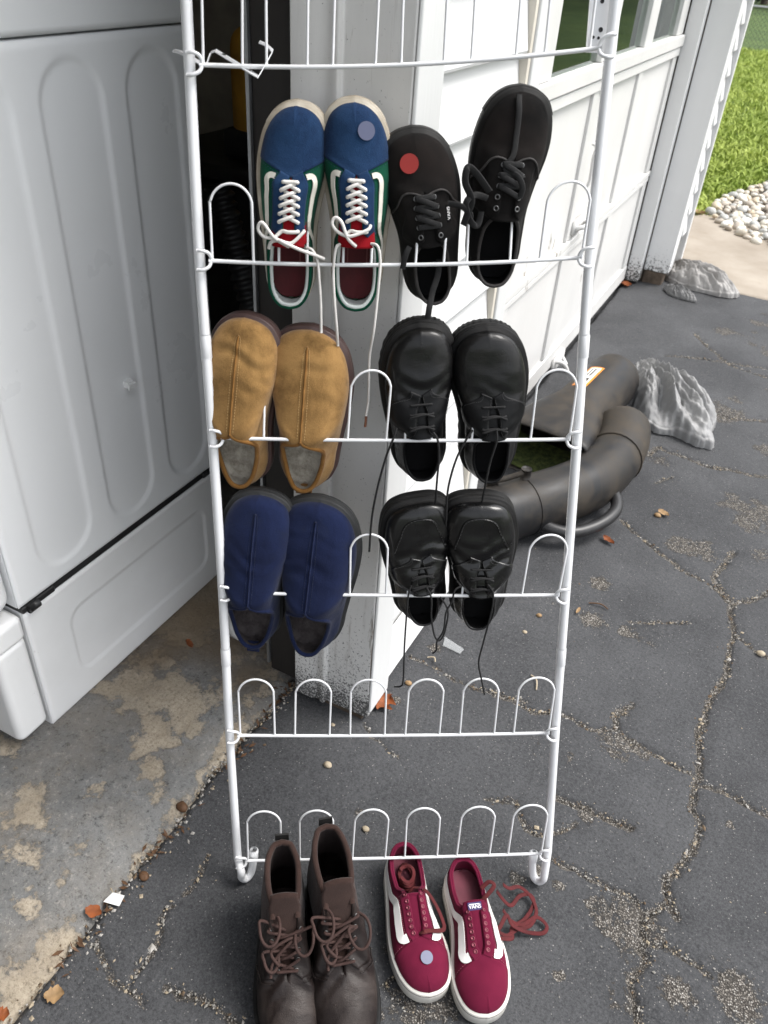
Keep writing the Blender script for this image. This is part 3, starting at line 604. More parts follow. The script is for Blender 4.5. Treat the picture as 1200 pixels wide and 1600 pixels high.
# ================================================================== SHOES
def herm(xs, ys, q):
    xs = np.asarray(xs, float); ys = np.asarray(ys, float); q = np.clip(np.asarray(q, float), xs[0], xs[-1])
    m = np.zeros_like(ys); d = np.diff(ys) / np.diff(xs); m[1:-1] = (d[:-1] * np.diff(xs)[1:] + d[1:] * np.diff(xs)[:-1]) / (xs[2:] - xs[:-2])
    m[0] = d[0]; m[-1] = d[-1]
    flat = np.where(np.abs(d) < 1e-9)[0]; m[flat] = 0; m[flat + 1] = 0
    i = np.clip(np.searchsorted(xs, q, 'right') - 1, 0, len(xs) - 2); h = xs[i + 1] - xs[i]; t = (q - xs[i]) / h
    return (2 * t**3 - 3 * t**2 + 1) * ys[i] + (t**3 - 2 * t**2 + t) * h * m[i] + (-2 * t**3 + 3 * t**2) * ys[i + 1] + (t**3 - t**2) * h * m[i + 1]
OUT_SNEAK = [(0, 1, 0, 0), (.05, .988, .30, .33), (.11, .955, .58, .64), (.19, .89, .81, .86), (.29, .79, .95, .98), (.40, .68, 1., .97), (.52, .54, .95, .82), (.64, .40, .85, .71), (.76, .26, .77, .70), (.86, .13, .70, .68), (.93, .05, .52, .52), (.975, .012, .28, .28), (1, 0, 0, 0)]
OUT_SQUARE = [(0, 1, 0, 0), (.045, .995, .34, .36), (.10, .972, .64, .66), (.18, .91, .86, .88), (.28, .80, .97, .98), (.40, .68, 1., .96), (.52, .54, .93, .80), (.64, .40, .82, .70), (.76, .26, .76, .70), (.86, .13, .70, .68), (.93, .05, .52, .52), (.975, .012, .28, .28), (1, 0, 0, 0)]
class Shoe:
    def __init__(s, L, W, outline, top, zs, foot=1, tip=.010, bul=.004, wr=0., seed=0, k1=.6):
        s.L, s.W, s.zs, s.foot, s.tip, s.bul, s.wr, s.seed, s.k1 = L, W, zs, foot, tip, bul, wr, seed, k1; s.fold = []
        s.o = np.array(outline, float); s.t = np.array(top, float); s.k = k = L / .285; s.t[:, 2:4] *= k; s.zs *= k
    def cy(s, x): return -s.foot * s.tip * np.clip(x / s.L, 0, 1.1) ** 2
    def outl(s, side, a, off=0.):
        a = np.asarray(a, float); lat = 2 if side * s.foot > 0 else 3
        def p(a):
            x = herm(s.o[:, 0], s.o[:, 1], a) * s.L; y = np.maximum(herm(s.o[:, 0], s.o[:, lat], a), 0) * s.W * side + s.cy(x); return x, y
        x, y = p(a); x1, y1 = p(np.clip(a + .004, 0, 1)); x0, y0 = p(np.clip(a - .004, 0, 1))
        tx, ty = x1 - x0, y1 - y0; l = np.hypot(tx, ty) + 1e-9; nx, ny = -ty / l * side, tx / l * side
        nx, ny = -nx, -ny
        e = np.minimum(a, 1 - a); k = sstep(0, .012, e); nx = np.where(a < .5, nx * k + (1 - k), nx * k - (1 - k)); ny = ny * k
        l = np.hypot(nx, ny) + 1e-9; nx /= l; ny /= l
        return x + nx * off, y + ny * off, nx, ny
    def S0(s, side, a, t):
        a, t = np.broadcast_arrays(np.asarray(a, float), np.asarray(t, float))
        ox, oy, nx, ny = s.outl(side, a, -.0025); oz = np.full(a.shape, s.zs)
        T = s.t; cx = herm(T[:, 0], T[:, 1], a) * s.L; cyy = np.maximum(herm(T[:, 0], T[:, 2], a), 0) * side; cz = herm(T[:, 0], T[:, 3], a); op = np.clip(herm(T[:, 0], T[:, 4], a), 0, 1)
        cyy = cyy + s.cy(cx); dz = cz - oz; hx, hy = cx - ox, cyy - oy
        p1 = (ox + nx * s.bul, oy + ny * s.bul, oz + dz * (s.k1 + (.45 - s.k1) * op))
        ee = .01; dcx = herm(T[:, 0], T[:, 1], np.clip(a + ee, 0, 1)) - herm(T[:, 0], T[:, 1], np.clip(a - ee, 0, 1)); dcz = herm(T[:, 0], T[:, 3], np.clip(a + ee, 0, 1)) - herm(T[:, 0], T[:, 3], np.clip(a - ee, 0, 1))
        slope = np.clip(dcz / np.minimum(dcx * s.L, -1e-4), -.9, .3)      # keep the ridge line smooth across
        p2 = (cx - (1 - op) * hx * .52 + op * nx * .004, cyy - (1 - op) * hy * .52 + op * ny * .004, cz - op * dz * .45 - (1 - op) * slope * hx * .52)
        b0, b1, b2, b3 = (1 - t)**3, 3 * t * (1 - t)**2, 3 * t * t * (1 - t), t**3
        return np.stack([b0 * ox + b1 * p1[0] + b2 * p2[0] + b3 * cx, b0 * oy + b1 * p1[1] + b2 * p2[1] + b3 * cyy, b0 * oz + b1 * p1[2] + b2 * p2[2] + b3 * cz], -1)
    def S(s, side, a, t, off=0.):
        a, t = np.broadcast_arrays(np.asarray(a, float), np.asarray(t, float)); P = s.S0(side, a, t); e = .006
        da = s.S0(side, np.clip(a + e, 0, 1), t) - s.S0(side, np.clip(a - e, 0, 1), t); dt = s.S0(side, a, np.clip(t + e, 0, 1)) - s.S0(side, a, np.clip(t - e, 0, 1))
        N = np.cross(da, dt) * side; l = np.linalg.norm(N, axis=-1, keepdims=True); N = N / (l + 1e-12)
        mid = np.stack([np.clip(P[..., 0], .2 * s.L, .8 * s.L), s.cy(P[..., 0]), np.full(a.shape, s.zs * .6)], -1)
        sg = np.sign(((P - mid) * N).sum(-1, keepdims=True)); N = N * np.where(sg == 0, 1, sg)
        d = off
        for (x0, wd, am, sk) in s.fold:
            x, y = P[..., 0], P[..., 1]; u = x / s.L - x0 - sk * y - .02 * np.sin(y * 90 + x0 * 40); d = d - am * (np.exp(-(u / wd) ** 2) - .6 * np.exp(-((u - 1.9 * wd) / wd) ** 2)) * sstep(.15, .7, t)
        if s.wr:
            x, y = P[..., 0], P[..., 1]
            cr = np.exp(-((x / s.L - .66) / .085) ** 2) * sstep(.12, .6, t)
            d = d + s.wr * cr * (np.sin((x / s.L) * 62 + 3.5 * np.sin(y * 60 + s.seed) + s.seed * 2) * .6 + (fbm(x * 70 + s.seed * 9, y * 28, 3, s.seed) - .5) * 2.2)
            d = d + s.wr * .9 * (fbm(x * 30 + s.seed * 5, y * 30 + t * 2, 3, s.seed + 4) - .5) * sstep(0, .2, t)
        return P + N * np.asarray(d)[..., None] if np.ndim(d) else P + N * d
    def N(s, side, a, t): q = s.S(side, a, t, .01) - s.S(side, a, t, 0); return q / np.linalg.norm(q)
def weld(o, d=.0004):
    m = o.modifiers.new('weld', 'WELD'); m.merge_threshold = d; return o
def shell(s, name, mat, par, thick=.003, a0=0., a1=1., t1=1.):
    A = np.linspace(a0, a1, 76); A = np.unique(np.concatenate([A, np.linspace(.0, .12, 16), np.linspace(.88, 1, 16)])); A = A[(A >= a0) & (A <= a1)]
    T = np.linspace(0, t1, 18)
    v, f = join(grid(s.S(1, A[:, None], T[None])), grid(s.S(-1, A[:, None], T[None])[::-1]))
    o = mk(name, (v, f), mat, par); weld(o)
    m = o.modifiers.new('thick', 'SOLIDIFY'); m.thickness = thick; m.offset = -1; return o
def patch(s, name, mat, par, sides, a0, a1, t0, t1, off=.0012, na=26, nt=10, both=False):
    """overlay sewn on the upper; t0,t1 may be functions of the 0..1 position along a"""
    k = np.linspace(0, 1, na); A = a0 + (a1 - a0) * k
    T0 = np.array([t0(q) if callable(t0) else t0 for q in k]); T1 = np.array([t1(q) if callable(t1) else t1 for q in k]); out = []
    for side in sides:
        u = np.linspace(0, 1, nt); Tt = T0[:, None] + (T1 - T0)[:, None] * u[None]
        offm = np.full(Tt.shape, off); P = s.S(side, A[:, None], Tt, off)
        Q = s.S(side, A[:, None], Tt, -.0008)
        # border drops back to the upper
        P2 = np.zeros((na + 2, nt + 2, 3)); P2[1:-1, 1:-1] = P; P2[0, 1:-1] = Q[0]; P2[-1, 1:-1] = Q[-1]; P2[1:-1, 0] = Q[:, 0]; P2[1:-1, -1] = Q[:, -1]
        P2[0, 0], P2[0, -1], P2[-1, 0], P2[-1, -1] = Q[0, 0], Q[0, -1], Q[-1, 0], Q[-1, -1]
        if both and sides.index(side) >= 0: P2 = P2[:, :-1]
        out.append(grid(P2 if side > 0 else P2[::-1]))
    return weld(mk(name, join(*out), mat, par), .0006 if both else .00005)
def line_on(s, side, al, tl, off, n=40):
    k = np.linspace(0, 1, n); a = np.interp(k, np.linspace(0, 1, len(al)), al) if len(al) < 4 else herm(np.linspace(0, 1, len(al)), al, k)
    t = np.interp(k, np.linspace(0, 1, len(tl)), tl) if len(tl) < 4 else herm(np.linspace(0, 1, len(tl)), tl, k)
    return s.S(side, a, t, off)
def stitches(s, name, mat, par, lines, r=.0004, dash=True):
    vf = []
    for P in lines:
        if dash:
            for i in range(0, len(P) - 1, 2): vf.append(tube([P[i], P[i + 1]], r, 4))
        else: vf.append(tube(P, r, 5))
    return mk(name, join(*vf), mat, par)
def sole(s, name, mat, par, prof, lugs=None, seg=64):
    """prof: (offset, z) around the whole outline; closed below"""
    A = np.unique(np.concatenate([np.linspace(0, 1, seg), np.linspace(0, .12, 14), np.linspace(.9, 1, 12)]))
    loop = [(1, a) for a in A[:-1]] + [(-1, a) for a in A[::-1][:-1]]
    rows = []
    i1 = np.array([q[0] > 0 for q in loop]); aa = np.array([q[1] for q in loop]); odd = (np.arange(len(loop)) % 4 < 2)
    for k, (off, z) in enumerate(prof):
        off, z = off * s.k, z * s.k
        o2 = off - (lugs if (lugs and k in (1, 2)) else 0) * odd
        xl, yl, _, _ = s.outl(1, aa, o2); xr, yr, _, _ = s.outl(-1, aa, o2)
        x, y = np.where(i1, xl, xr), np.where(i1, yl, yr); rows.append(np.stack([x, y, np.full(len(aa), z)], -1))
    rows = np.array(rows); n = len(loop); v, f = grid(rows, False, True)
    f = [q[::-1] for q in f]
    f.append(tuple(range(n))); f.append(tuple((len(prof) - 1) * n + i for i in range(n))[::-1])
    return mk(name, (v, f), mat, par)
def band(s, name, mat, par, off, z0, z1, a0=0., a1=1.):
    off *= s.k; z0 *= s.k; z1 *= s.k
    A = np.unique(np.concatenate([np.linspace(a0, a1, 50), np.linspace(a0, min(.1, a1), 12)])); vf = []
    loop = [(1, a) for a in A[::-1]] + [(-1, a) for a in A[1:]]
    i1 = np.array([q[0] > 0 for q in loop]); aa = np.array([q[1] for q in loop]); P = []
    for k, (o2, z) in enumerate(((off - .002, z0), (off, z0 + .0003), (off, z1 - .0003), (off - .002, z1))):
        xl, yl, _, _ = s.outl(1, aa, o2); xr, yr, _, _ = s.outl(-1, aa, o2); P.append(np.stack([np.where(i1, xl, xr), np.where(i1, yl, yr), np.full(len(aa), z)], -1))
    return mk(name, grid(np.array(P)), mat, par)
def insole(s, name, mat, par, z, inset=.006, dish=.003):
    z *= s.k
    A = np.linspace(.02, .99, 40); U = np.linspace(-1, 1, 13); P = np.zeros((40, 13, 3))
    for i, a in enumerate(A):
        x1, y1, _, _ = s.outl(1, np.array([a]), -inset); x2, y2, _, _ = s.outl(-1, np.array([a]), -inset)
        k = (U + 1) / 2; P[i, :, 0] = x2[0] + (x1[0] - x2[0]) * k; P[i, :, 1] = y2[0] + (y1[0] - y2[0]) * k; P[i, :, 2] = z + dish * U ** 2
    return mk(name, grid(P), mat, par)
def rim_pts(s, a0, a1, off=0., dz=0., t=1., n=30):
    A = np.linspace(a0, a1, n); L_ = s.S(1, A, t, off); R_ = s.S(-1, A[::-1], t, off); P = np.concatenate([L_, R_[1:]]); P[:, 2] += dz; return P
def lining(s, name, mat, par, a0, a1, t0, off=-.004):
    A = np.linspace(a0, a1, 40); T = np.linspace(t0, .995, 10)
    P = np.concatenate([s.S(1, A[:, None], T[None], off), s.S(-1, A[::-1][1:, None], T[None], off)]); 
    o = mk(name, grid(P[::-1]), mat, par); m = o.modifiers.new('thick', 'SOLIDIFY'); m.thickness = .0012; return o
def tongue(s, name, mat, par, x0, x1, wd, ext, lift, zoff=-.004, roll=.5, wd1=None):
    """follows the throat line from x0 (toe side) up to x1, then sticks out 'ext'"""
    wd *= s.k; ext *= s.k; wd1 = wd1 and wd1 * s.k
    T = s.t; aa = np.linspace(0, 1, 400); X = herm(T[:, 0], T[:, 1], aa) * s.L; Z = herm(T[:, 0], T[:, 3], aa); o = np.argsort(X)
    xs = np.linspace(x0 * s.L, x1 * s.L, 16); zs = np.interp(xs, X[o], Z[o]) + zoff
    dx, dz = xs[-1] - xs[-3], zs[-1] - zs[-3]; l = math.hypot(dx, dz); dx /= l; dz /= l
    e = np.linspace(0, 1, 8)[1:]; xs = np.concatenate([xs, xs[-1] + dx * ext * e]); zs = np.concatenate([zs, zs[-1] + (dz * ext) * e + lift * e ** 2])
    U = np.linspace(-1, 1, 11); P = np.zeros((len(xs), 11, 3)); n = len(xs)
    for i in range(n):
        k = i / (n - 1); w = wd + ((wd1 or wd) - wd) * k; w *= 1 if k < .93 else .86
        P[i, :, 0] = xs[i]; P[i, :, 1] = s.cy(xs[i]) + U * w; P[i, :, 2] = zs[i] - roll * w * U ** 2
    o = mk(name, grid(P[::-1]), mat, par); m = o.modifiers.new('thick', 'SOLIDIFY'); m.thickness = .003; m.offset = 0; return P, o
def lace(name, P, mat, par, r=.0022, n=None, flat=None, up=None):
    P = spline(P, n or max(12, 7 * len(P)))
    return mk(name, tube(P, r, 7 if not flat else 8, flat=flat, up=up), mat, par)
def shoe_matrix(O, X, Zh, roll=0.):
    X = Vector(X).normalized(); Z = Vector(Zh); Z = (Z - X * Z.dot(X)).normalized(); Y = Z.cross(X)
    m = Matrix((X, Y, Z)).transposed().to_4x4(); m = m @ Matrix.Rotation(roll, 4, 'X'); m.translation = Vector(O); return m
def hang(heel_px, toe_px, dh, dt, roll=0.):
    h = on_rack(*heel_px, d=-dh); t_ = on_rack(*toe_px, d=-dt); x = t_ - h; L = np.linalg.norm(x)
    z = rN + rV * ((dh - dt) / L); return shoe_matrix(h, x, z, roll), L
def to_local(M, P): Mi = np.array(M.inverted()); P = np.asarray(P, float); return P @ Mi[:3, :3].T + Mi[:3, 3]
def wpx(M, px_pts, d):      # pixel path on a plane parallel to the rack -> local points of the shoe
    return to_local(M, [on_rack(p[0], p[1], d=p[2] if len(p) > 2 else d) for p in px_pts])
def text_mesh(name, body, size, mat, par, mtx, ext=.0002, bold=.0):
    me = TEXT.copy(); me.transform(Matrix.Scale(size, 4)); o = obj(name, me, mat, par); o.matrix_basis = mtx; return o
def frame_on(P, N, T):      # lettering frame: x = T direction
    N = Vector(N).normalized(); T = Vector(T); T = (T - N * T.dot(N)).normalized(); B = N.cross(T); m = Matrix((T, B, N)).transposed().to_4x4(); m.translation = Vector(P); return m
# ---- materials
M_BLUE = suede('blue_suede', (.0032, .013, .044), (.013, .040, .098), .08)
M_GREEN = canvas('green_canvas', (.003, .045, .026), (.006, .075, .040)); M_RED = canvas('red_cloth', (.20, .004, .008), (.28, .007, .013)); M_DKRED = basic('dark_red_insole', (.070, .004, .007), .8, .3, 30)
M_CREAM = basic('aged_rubber', (.36, .30, .22), .6, .14, 26, 90, .2, c2=(.60, .55, .46)); M_CREAML = basic('rubber_line', (.20, .15, .10), .6); M_WHITEL = basic('cream_leather', (.66, .63, .56), .45, .07, 20)
M_WLIN = basic('white_padding', (.58, .62, .60), .7, .1, 40, 120, .3, .002); M_LACEW = basic('white_lace', (.66, .64, .61), .85, .1, 60, 700, .5, .0008); M_YEL = canvas('yellow_cloth', (.5, .27, .02), (.6, .34, .03))
M_GREYH = basic('grey_heel_pad', (.17, .155, .16), .8, .2, 30)
M_BLKC = canvas('black_canvas', (.0045, .0042, .0042), (.010, .009, .0085), fade=(.018, .0135, .012)); M_BLKR = basic('black_rubber', (.009, .009, .009), .6, .35, 14, 110, .2, c2=(.027, .026, .025), spec=.25); M_BLKL = basic('black_lace', (.007, .007, .0075), .85, .3, 60, 600, .5, .0008); M_BLKI = basic('black_insole', (.003, .003, .0035), .9, .3, 20, spec=.15); M_EYE = basic('dull_eyelet', (.16, .16, .16), .35, .2, 30, metal=.9); M_PIPE = basic('worn_binding', (.03, .027, .026), .7, .4, 60)
M_TAN = suede('tan_suede', (.155, .083, .026), (.34, .195, .070), .15, 16, dirt=(.085, .042, .012)); M_TANS = basic('tan_thread', (.52, .34, .15), .8); M_BRSOLE = basic('brown_rubber', (.045, .022, .02), .5, .25, 12, 80, .2, c2=(.085, .05, .045)); M_FLC = fleece('cream_fleece', (.22, .195, .16), (.52, .48, .41)); M_TANB = suede('tan_binding', (.16, .072, .018), (.24, .12, .034), .08, 30)
M_NAVY = suede('navy_suede', (.0032, .0060, .024), (.0080, .0140, .047), .08, 14, dirt=(.011, .015, .030)); M_NAVYS = basic('navy_thread', (.007, .012, .038), .8); M_CHSOLE = basic('charcoal_rubber', (.020, .021, .022), .7, .3, 16, 90, .3); M_FLG = fleece('grey_fleece', (.038, .032, .033), (.085, .075, .075))
M_LEA = leather('black_leather', (.0025, .0027, .0033), (.009, .0085, .008), .25, .45, .50, .30); M_LEAQ = leather('black_leather_quarter', (.003, .0032, .0038), (.007, .007, .0075), .4, .25, .55, 0); M_SHINY = leather('polished_leather', (.0025, .0025, .003), (.006, .006, .006), .18, .45, .38, .5); M_LUG = basic('lug_rubber', (.008, .008, .0085), .65, .3, 20, 90, .3, c2=(.018, .0175, .017), spec=.25); M_THR = basic('grey_thread', (.055, .055, .055), .7)
M_TIP = basic('brown_aglet', (.16, .06, .03), .4)
M_MAR = canvas('maroon_canvas', (.088, .0055, .022), (.128, .009, .031)); M_MARI = basic('maroon_insole', (.11, .020, .035), .75, .2, 30); M_MARL = basic('maroon_lace', (.070, .0050, .0065), .9, .2, 60, 600, .5, .0008); M_WRUB = basic('white_rubber', (.66, .64, .58), .5, .12, 16, 70, .15, c2=(.74, .72, .67)); M_WSTR = basic('white_stripe', (.72, .71, .69), .45, .05, 20); M_MAREY = basic('maroon_eyelet', (.20, .05, .07), .35, .1, 20, metal=.6)
M_BRN = leather('brown_leather', (.012, .0085, .008), (.038, .030, .027), .38, .6, .62, 0); M_BRNS = suede('brown_shaft', (.022, .0125, .0105), (.040, .023, .019), .08, 20); M_BRNL = basic('brown_lace', (.036, .016, .0125), .85, .2, 60, 600, .5, .0008); M_BRNLIN = basic('boot_lining', (.026, .017, .016), .9, .3, 30, 150, .4, .002)
M_STK_B = basic('blue_sticker', (.085, .095, .165), .35, .06, 20); M_STK_R = basic('red_sticker', (.34, .022, .017), .5, .05, 20); M_PRINT = basic('pale_print', (.34, .30, .29), .7); M_WPRINT = basic('white_print', (.75, .74, .74), .6); M_NAVYTAG = basic('dark_blue_tag', (.03, .015, .09), .7)
FOX = lambda h, o=.0028: [(-.010, .0), (-.001, .0006), (o, .004), (o, h - .004), (o - .0015, h - .0006), (-.006, h + .0004)]
def sneaker_top(z0=.043, zt=.074, zc=.066, gap=.0075):
    return [(0, .910, 0, z0 + .006, 0), (.10, .875, 0, z0 + .0085, 0), (.20, .80, 0, z0 + .013, 0), (.29, .715, 0, zt - .008, 0), (.325, .680, .001, zt - .003, 0), (.36, .645, gap * .75, zt, 0), (.44, .565, gap, zt + .006, .05), (.52, .485, gap * 1.15, zt + .012, .10), (.575, .425, gap * 1.35, zt + .015, .15), (.605, .395, gap * 2.2, zt + .010, .5), (.645, .355, .026, zt + .0, .85), (.72, .285, .030, zc + .002, 1), (.80, .19, .031, zc, 1), (.88, .095, .028, zc + .003, 1), (.94, .040, .019, zc + .008, 1), (.975, .020, .0105, zc + .010, 1), (1, .014, 0, zc + .011, 1)]
def eyelets(s, aa, t=.94, off=.0016): return [(s.S(1, a, t, off), s.S(-1, a, t, off), s.N(1, a, t), s.N(-1, a, t)) for a in aa]
def ribbon_on(s, name, mat, par, side, al, tl, hw, th=.0006, off=.0012, n=44, taper=None):
    P = line_on(s, side, al, tl, off, n); k = np.linspace(0, 1, n); e = .004
    a = herm(np.linspace(0, 1, len(al)), al, k); t_ = herm(np.linspace(0, 1, len(tl)), tl, k)
    N = np.array([s.N(side, x, y) for x, y in zip(a, t_)])
    v, f = tube(P, 0, 8, flat=(1, th), up=N); v = v.reshape(n, 8, 3)
    w = np.array([taper(q) if taper else hw for q in k])
    out = []
    for i in range(n):
        T = P[min(i + 1, n - 1)] - P[max(i - 1, 0)]; T /= np.linalg.norm(T); B = np.cross(T, N[i]); B /= np.linalg.norm(B)
        for u, h in ((-1, -.8), (-1, 1), (0, 1.0), (1, 1), (1, -.8)): out.append(P[i] + B * u * w[i] + N[i] * th * h)
    return mk(name, grid(np.array(out).reshape(n, 5, 3)), mat, par, False)
def criss(E, lo=.0022, straight_first=True, rows=None):
    paths = []; n = len(E)
    mid = lambda p, q, N, h: (p + q) / 2 + N * h
    if straight_first:
        L0, R0, nl, nr = E[0]; paths.append([L0 - nl * .002, L0 + nl * lo * 1.2, mid(L0, R0, nl + nr, lo * .6), R0 + nr * lo * 1.2, R0 - nr * .002])
    for k in range(n - 1):
        L0, R0, nl, nr = E[k]; L1, R1, ml, mr = E[k + 1]
        paths.append([L1 - ml * .003, L1 + ml * lo * 1.2, mid(L1, R0, ml + mr, lo * .9), (R0 * .75 + L1 * .25) + nr * lo * .3, R0 * .92 + L1 * .08 - nr * .0035])
        paths.append([R1 - mr * .003, R1 + mr * lo * 1.2, mid(R1, L0, ml + mr, lo * .1), (L0 * .75 + R1 * .25) - nl * lo * .3, L0 * .92 + R1 * .08 - nl * .0045])
    return paths
def add_eyelets(s, aa, t, mat, par, r=.0028, th=.0008, off=.0016):
    for sd in (1, -1):
        for a in aa:
            c = s.S(sd, a, t, off); n = s.N(sd, a, t); mk('eyelet', join(torus(c, n, r, th), disc(c - n * .0006, n, r * .9, 10, .0002)), mat, par)
def skate_shoe(name, label, group, M, L, W, foot, c, aa, seed):
    e = empty(name, label, 'shoe', group=group, matrix=M)
    s = Shoe(L, W, OUT_SNEAK, sneaker_top(.047, .076, .068), .026, foot, .010, .003, .0010, seed)
    so = sole(s, 'sole', c['sole'], e, FOX(.036, .0032)); band(s, 'sole_line', c['line'], so, .0037, .0285, .0300); c.get('bump', True) and band(s, 'toe_bumper', c['sole'], so, .0040, .005, .0325, 0, .17)
    shell(s, 'upper', c['upper'], e, .0032)
    patch(s, 'toe_cap', c['toe'], e, (1, -1), 0, .325, 0., 1., .0013, 30, 16, both=True)
    st = lambda q: .715 + .07 * (1 - sstep(0, .25, np.array(q))) - .03 * sstep(.6, 1, np.array(q))
    patch(s, 'eyestay', c['stay'], e, (1, -1), .318, .604, st, .985, .0014, 30, 8)
    for sd in (1, -1): ribbon_on(s, 'side_stripe', c['stripe'], e, sd, [.955, .86, .74, .60, .50, .42, .376, .356, .350], [.50, .51, .53, .545, .55, .55, .57, .64, .735], .006, taper=lambda q: (.0016 + .0030 * min(1, q * 2.2)) * c.get('sw', 1))
    patch(s, 'heel_patch', c['heel'], e, (1, -1), .90, 1., .0, .80, .0013, 12, 8, both=False)
    lining(s, 'collar_lining', c['lining'], e, .60, 1., .25, -.0038)
    mk('collar', tube(rim_pts(s, .612, 1., -.0026, -.0012), .0027, 8), c['lining'], e); mk('collar_edge', tube(rim_pts(s, .612, 1., .0006, -.0010), .0023, 7), c['edge'], e)
    insole(s, 'insole', c['insole'], e, .0385)
    stitches(s, 'stitching', c['stitch'], e, [line_on(s, sd, [.335] * 5, [.02, .25, .5, .75, .98], .0006, 30) for sd in (1, -1)] + [line_on(s, sd, list(np.linspace(.33, .60, 5)), [.75, .70, .69, .675, .665], .0018, 46) for sd in (1, -1)], .00035)
    return e, s
# ---------------------------------------------------------------- blue / green / red pair
cA = dict(sole=M_CREAM, line=M_CREAML, upper=M_GREEN, toe=M_BLUE, stay=M_BLUE, sw=.72, stripe=M_WHITEL, heel=M_YEL, lining=M_WLIN, edge=M_GREEN, insole=M_DKRED, stitch=M_BLUE)
AA = [.352, .388, .424, .460, .496, .532, .568]
for i, (hp, tp, foot, lab) in enumerate([((458, 458), (453, 157), 1, 'multicolour skate shoe with blue toe, green sides and white lace bow, left of its pair'), ((556, 461), (568, 153), -1, 'multicolour skate shoe with a round blue sticker on its blue toe')]):
    M, L = hang(hp, tp, .086, .034); e, s = skate_shoe('sneaker', lab, 'shoes hung on the rack', M, L, L * .178, foot, cA, AA, i + 1)
    patch(s, 'heel_pad', M_GREYH, e, (1,), .99, 1., .0, .1, 0, 3, 3)
    P, to = tongue(s, 'tongue', M_RED, e, .70, .43, .020, .022, .004, -.0035, .30, .027)
    E = eyelets(s, AA, .93, .0016)
    for pth in criss(E[:6]): lace('lace', pth, M_LACEW, e, .0024, 20)
    for k in (6,):
        L1, R1, nl, nr = E[k]; lace('lace', [R1 - nr * .003, R1 + nr * .003, (L1 + R1) / 2 + (nl + nr) * .0028, (L1 * .8 + R1 * .2) + nl * .002, L1 + np.array([-.006, .004, .004])], M_LACEW, e, .0024, 20)
    if i == 0:
        lace('lace_bow', wpx(M, [(452, 386, .016), (428, 371, .022), (410, 348, .022), (403, 357, .020), (412, 370, .020), (430, 373, .020), (447, 381, .023), (470, 391, .021), (490, 398, .017), (507, 405, .012)], 0), M_LACEW, e, .0022, 60)
        lace('lace_bow', wpx(M, [(420, 388, .012), (424, 378, .017), (436, 376, .020), (455, 380, .021), (473, 364, .018), (475, 361, .014)], 0), M_LACEW, e, .0022, 40)
        lace('lace_end', wpx(M, [(479, 387, .008), (488, 391, .013), (496, 408, .011), (499, 440, .010), (501, 470, .008), (502, 520, .004)], 0), M_LACEW, e, .0018, 40)
    else:
        lace('lace_bow', wpx(M, [(556, 385, .016), (543, 372, .022), (534, 348, .022), (524, 340, .020), (519, 349, .020), (526, 361, .020), (542, 369, .022), (556, 367, .021), (575, 359, .018), (579, 352, .014)], 0), M_LACEW, e, .0022, 60)
        lace('lace_end', wpx(M, [(531, 382, .008), (525, 388, .014), (521, 420, .012), (522, 460, .010), (526, 512, .004), (528, 540, -.01)], 0), M_LACEW, e, .0019, 40)
        lace('lace_end', wpx(M, [(580, 381, .008), (590, 385, .014), (594, 408, .012), (591, 450, .010), (584, 515, .004), (577, 560, -.02), (576, 620, -.03), (572, 650, -.03)], 0), M_LACEW, e, .0019, 60)
        lace('lace_tip', wpx(M, [(572, 650, -.03), (571.5, 658, -.03), (570.5, 667, -.03)], 0), M_TIP, e, .0019, 8)
        c = s.S(-1, .145, .72, .0026); n = s.N(-1, .145, .72); mk('sticker', disc(c, n, .0105, 28, .0004), M_STK_B, e, False)
    mk('insole_print', (lambda w: (np.concatenate([np.array([(s.L * x, y, .0385 * s.k + .0012) for x, y in ((.21, -w), (.33, -w), (.33, w), (.21, w))]), np.array([(s.L * x, y, .0385 * s.k + .0012) for x, y in ((.216, -w + .0017), (.324, -w + .0017), (.324, w - .0017), (.216, w - .0017))])]), [(0, 1, 5, 4), (1, 2, 6, 5), (2, 3, 7, 6), (3, 0, 4, 7)]))(.0135), basic('dim_print', (.16, .05, .05), .8), e, False)
# ---------------------------------------------------------------- black canvas pair
def plain_shoe(name, label, M, L, W, foot, seed):
    e = empty(name, label, 'shoe', group='shoes hung on the rack', matrix=M)
    s = Shoe(L, W, OUT_SNEAK, sneaker_top(.044, .072, .062, .009), .020, foot, .011, .0035, .0012, seed)
    so = sole(s, 'sole', M_BLKR, e, FOX(.031, .0032)); band(s, 'sole_line', M_BLKI, so, .0036, .0245, .0258); band(s, 'toe_bumper', M_BLKR, so, .0048, .004, .026, 0, .2)
    shell(s, 'upper', M_BLKC, e, .0028)
    st = lambda q: .60 - .32 * sstep(.45, 1, np.array(q)) + .12 * (1 - sstep(0, .18, np.array(q)))
    patch(s, 'quarter', M_BLKC, e, (1, -1), .335, .608, st, .985, .0014, 30, 10)
    for sd in (1, -1): mk('binding', tube(line_on(s, sd, [.336, .338, .36, .44, .50], [.985, .80, .66, .45, .10], .0018, 34), .0014, 6), M_PIPE, e)
    lining(s, 'lining', M_BLKI, e, .60, 1., .2, -.0034); mk('collar', tube(rim_pts(s, .60, 1., -.0012, -.0006), .0023, 7), M_PIPE, e); insole(s, 'insole', M_BLKI, e, .0335)
    return e, s
AB = [.355, .405, .455, .505, .555]
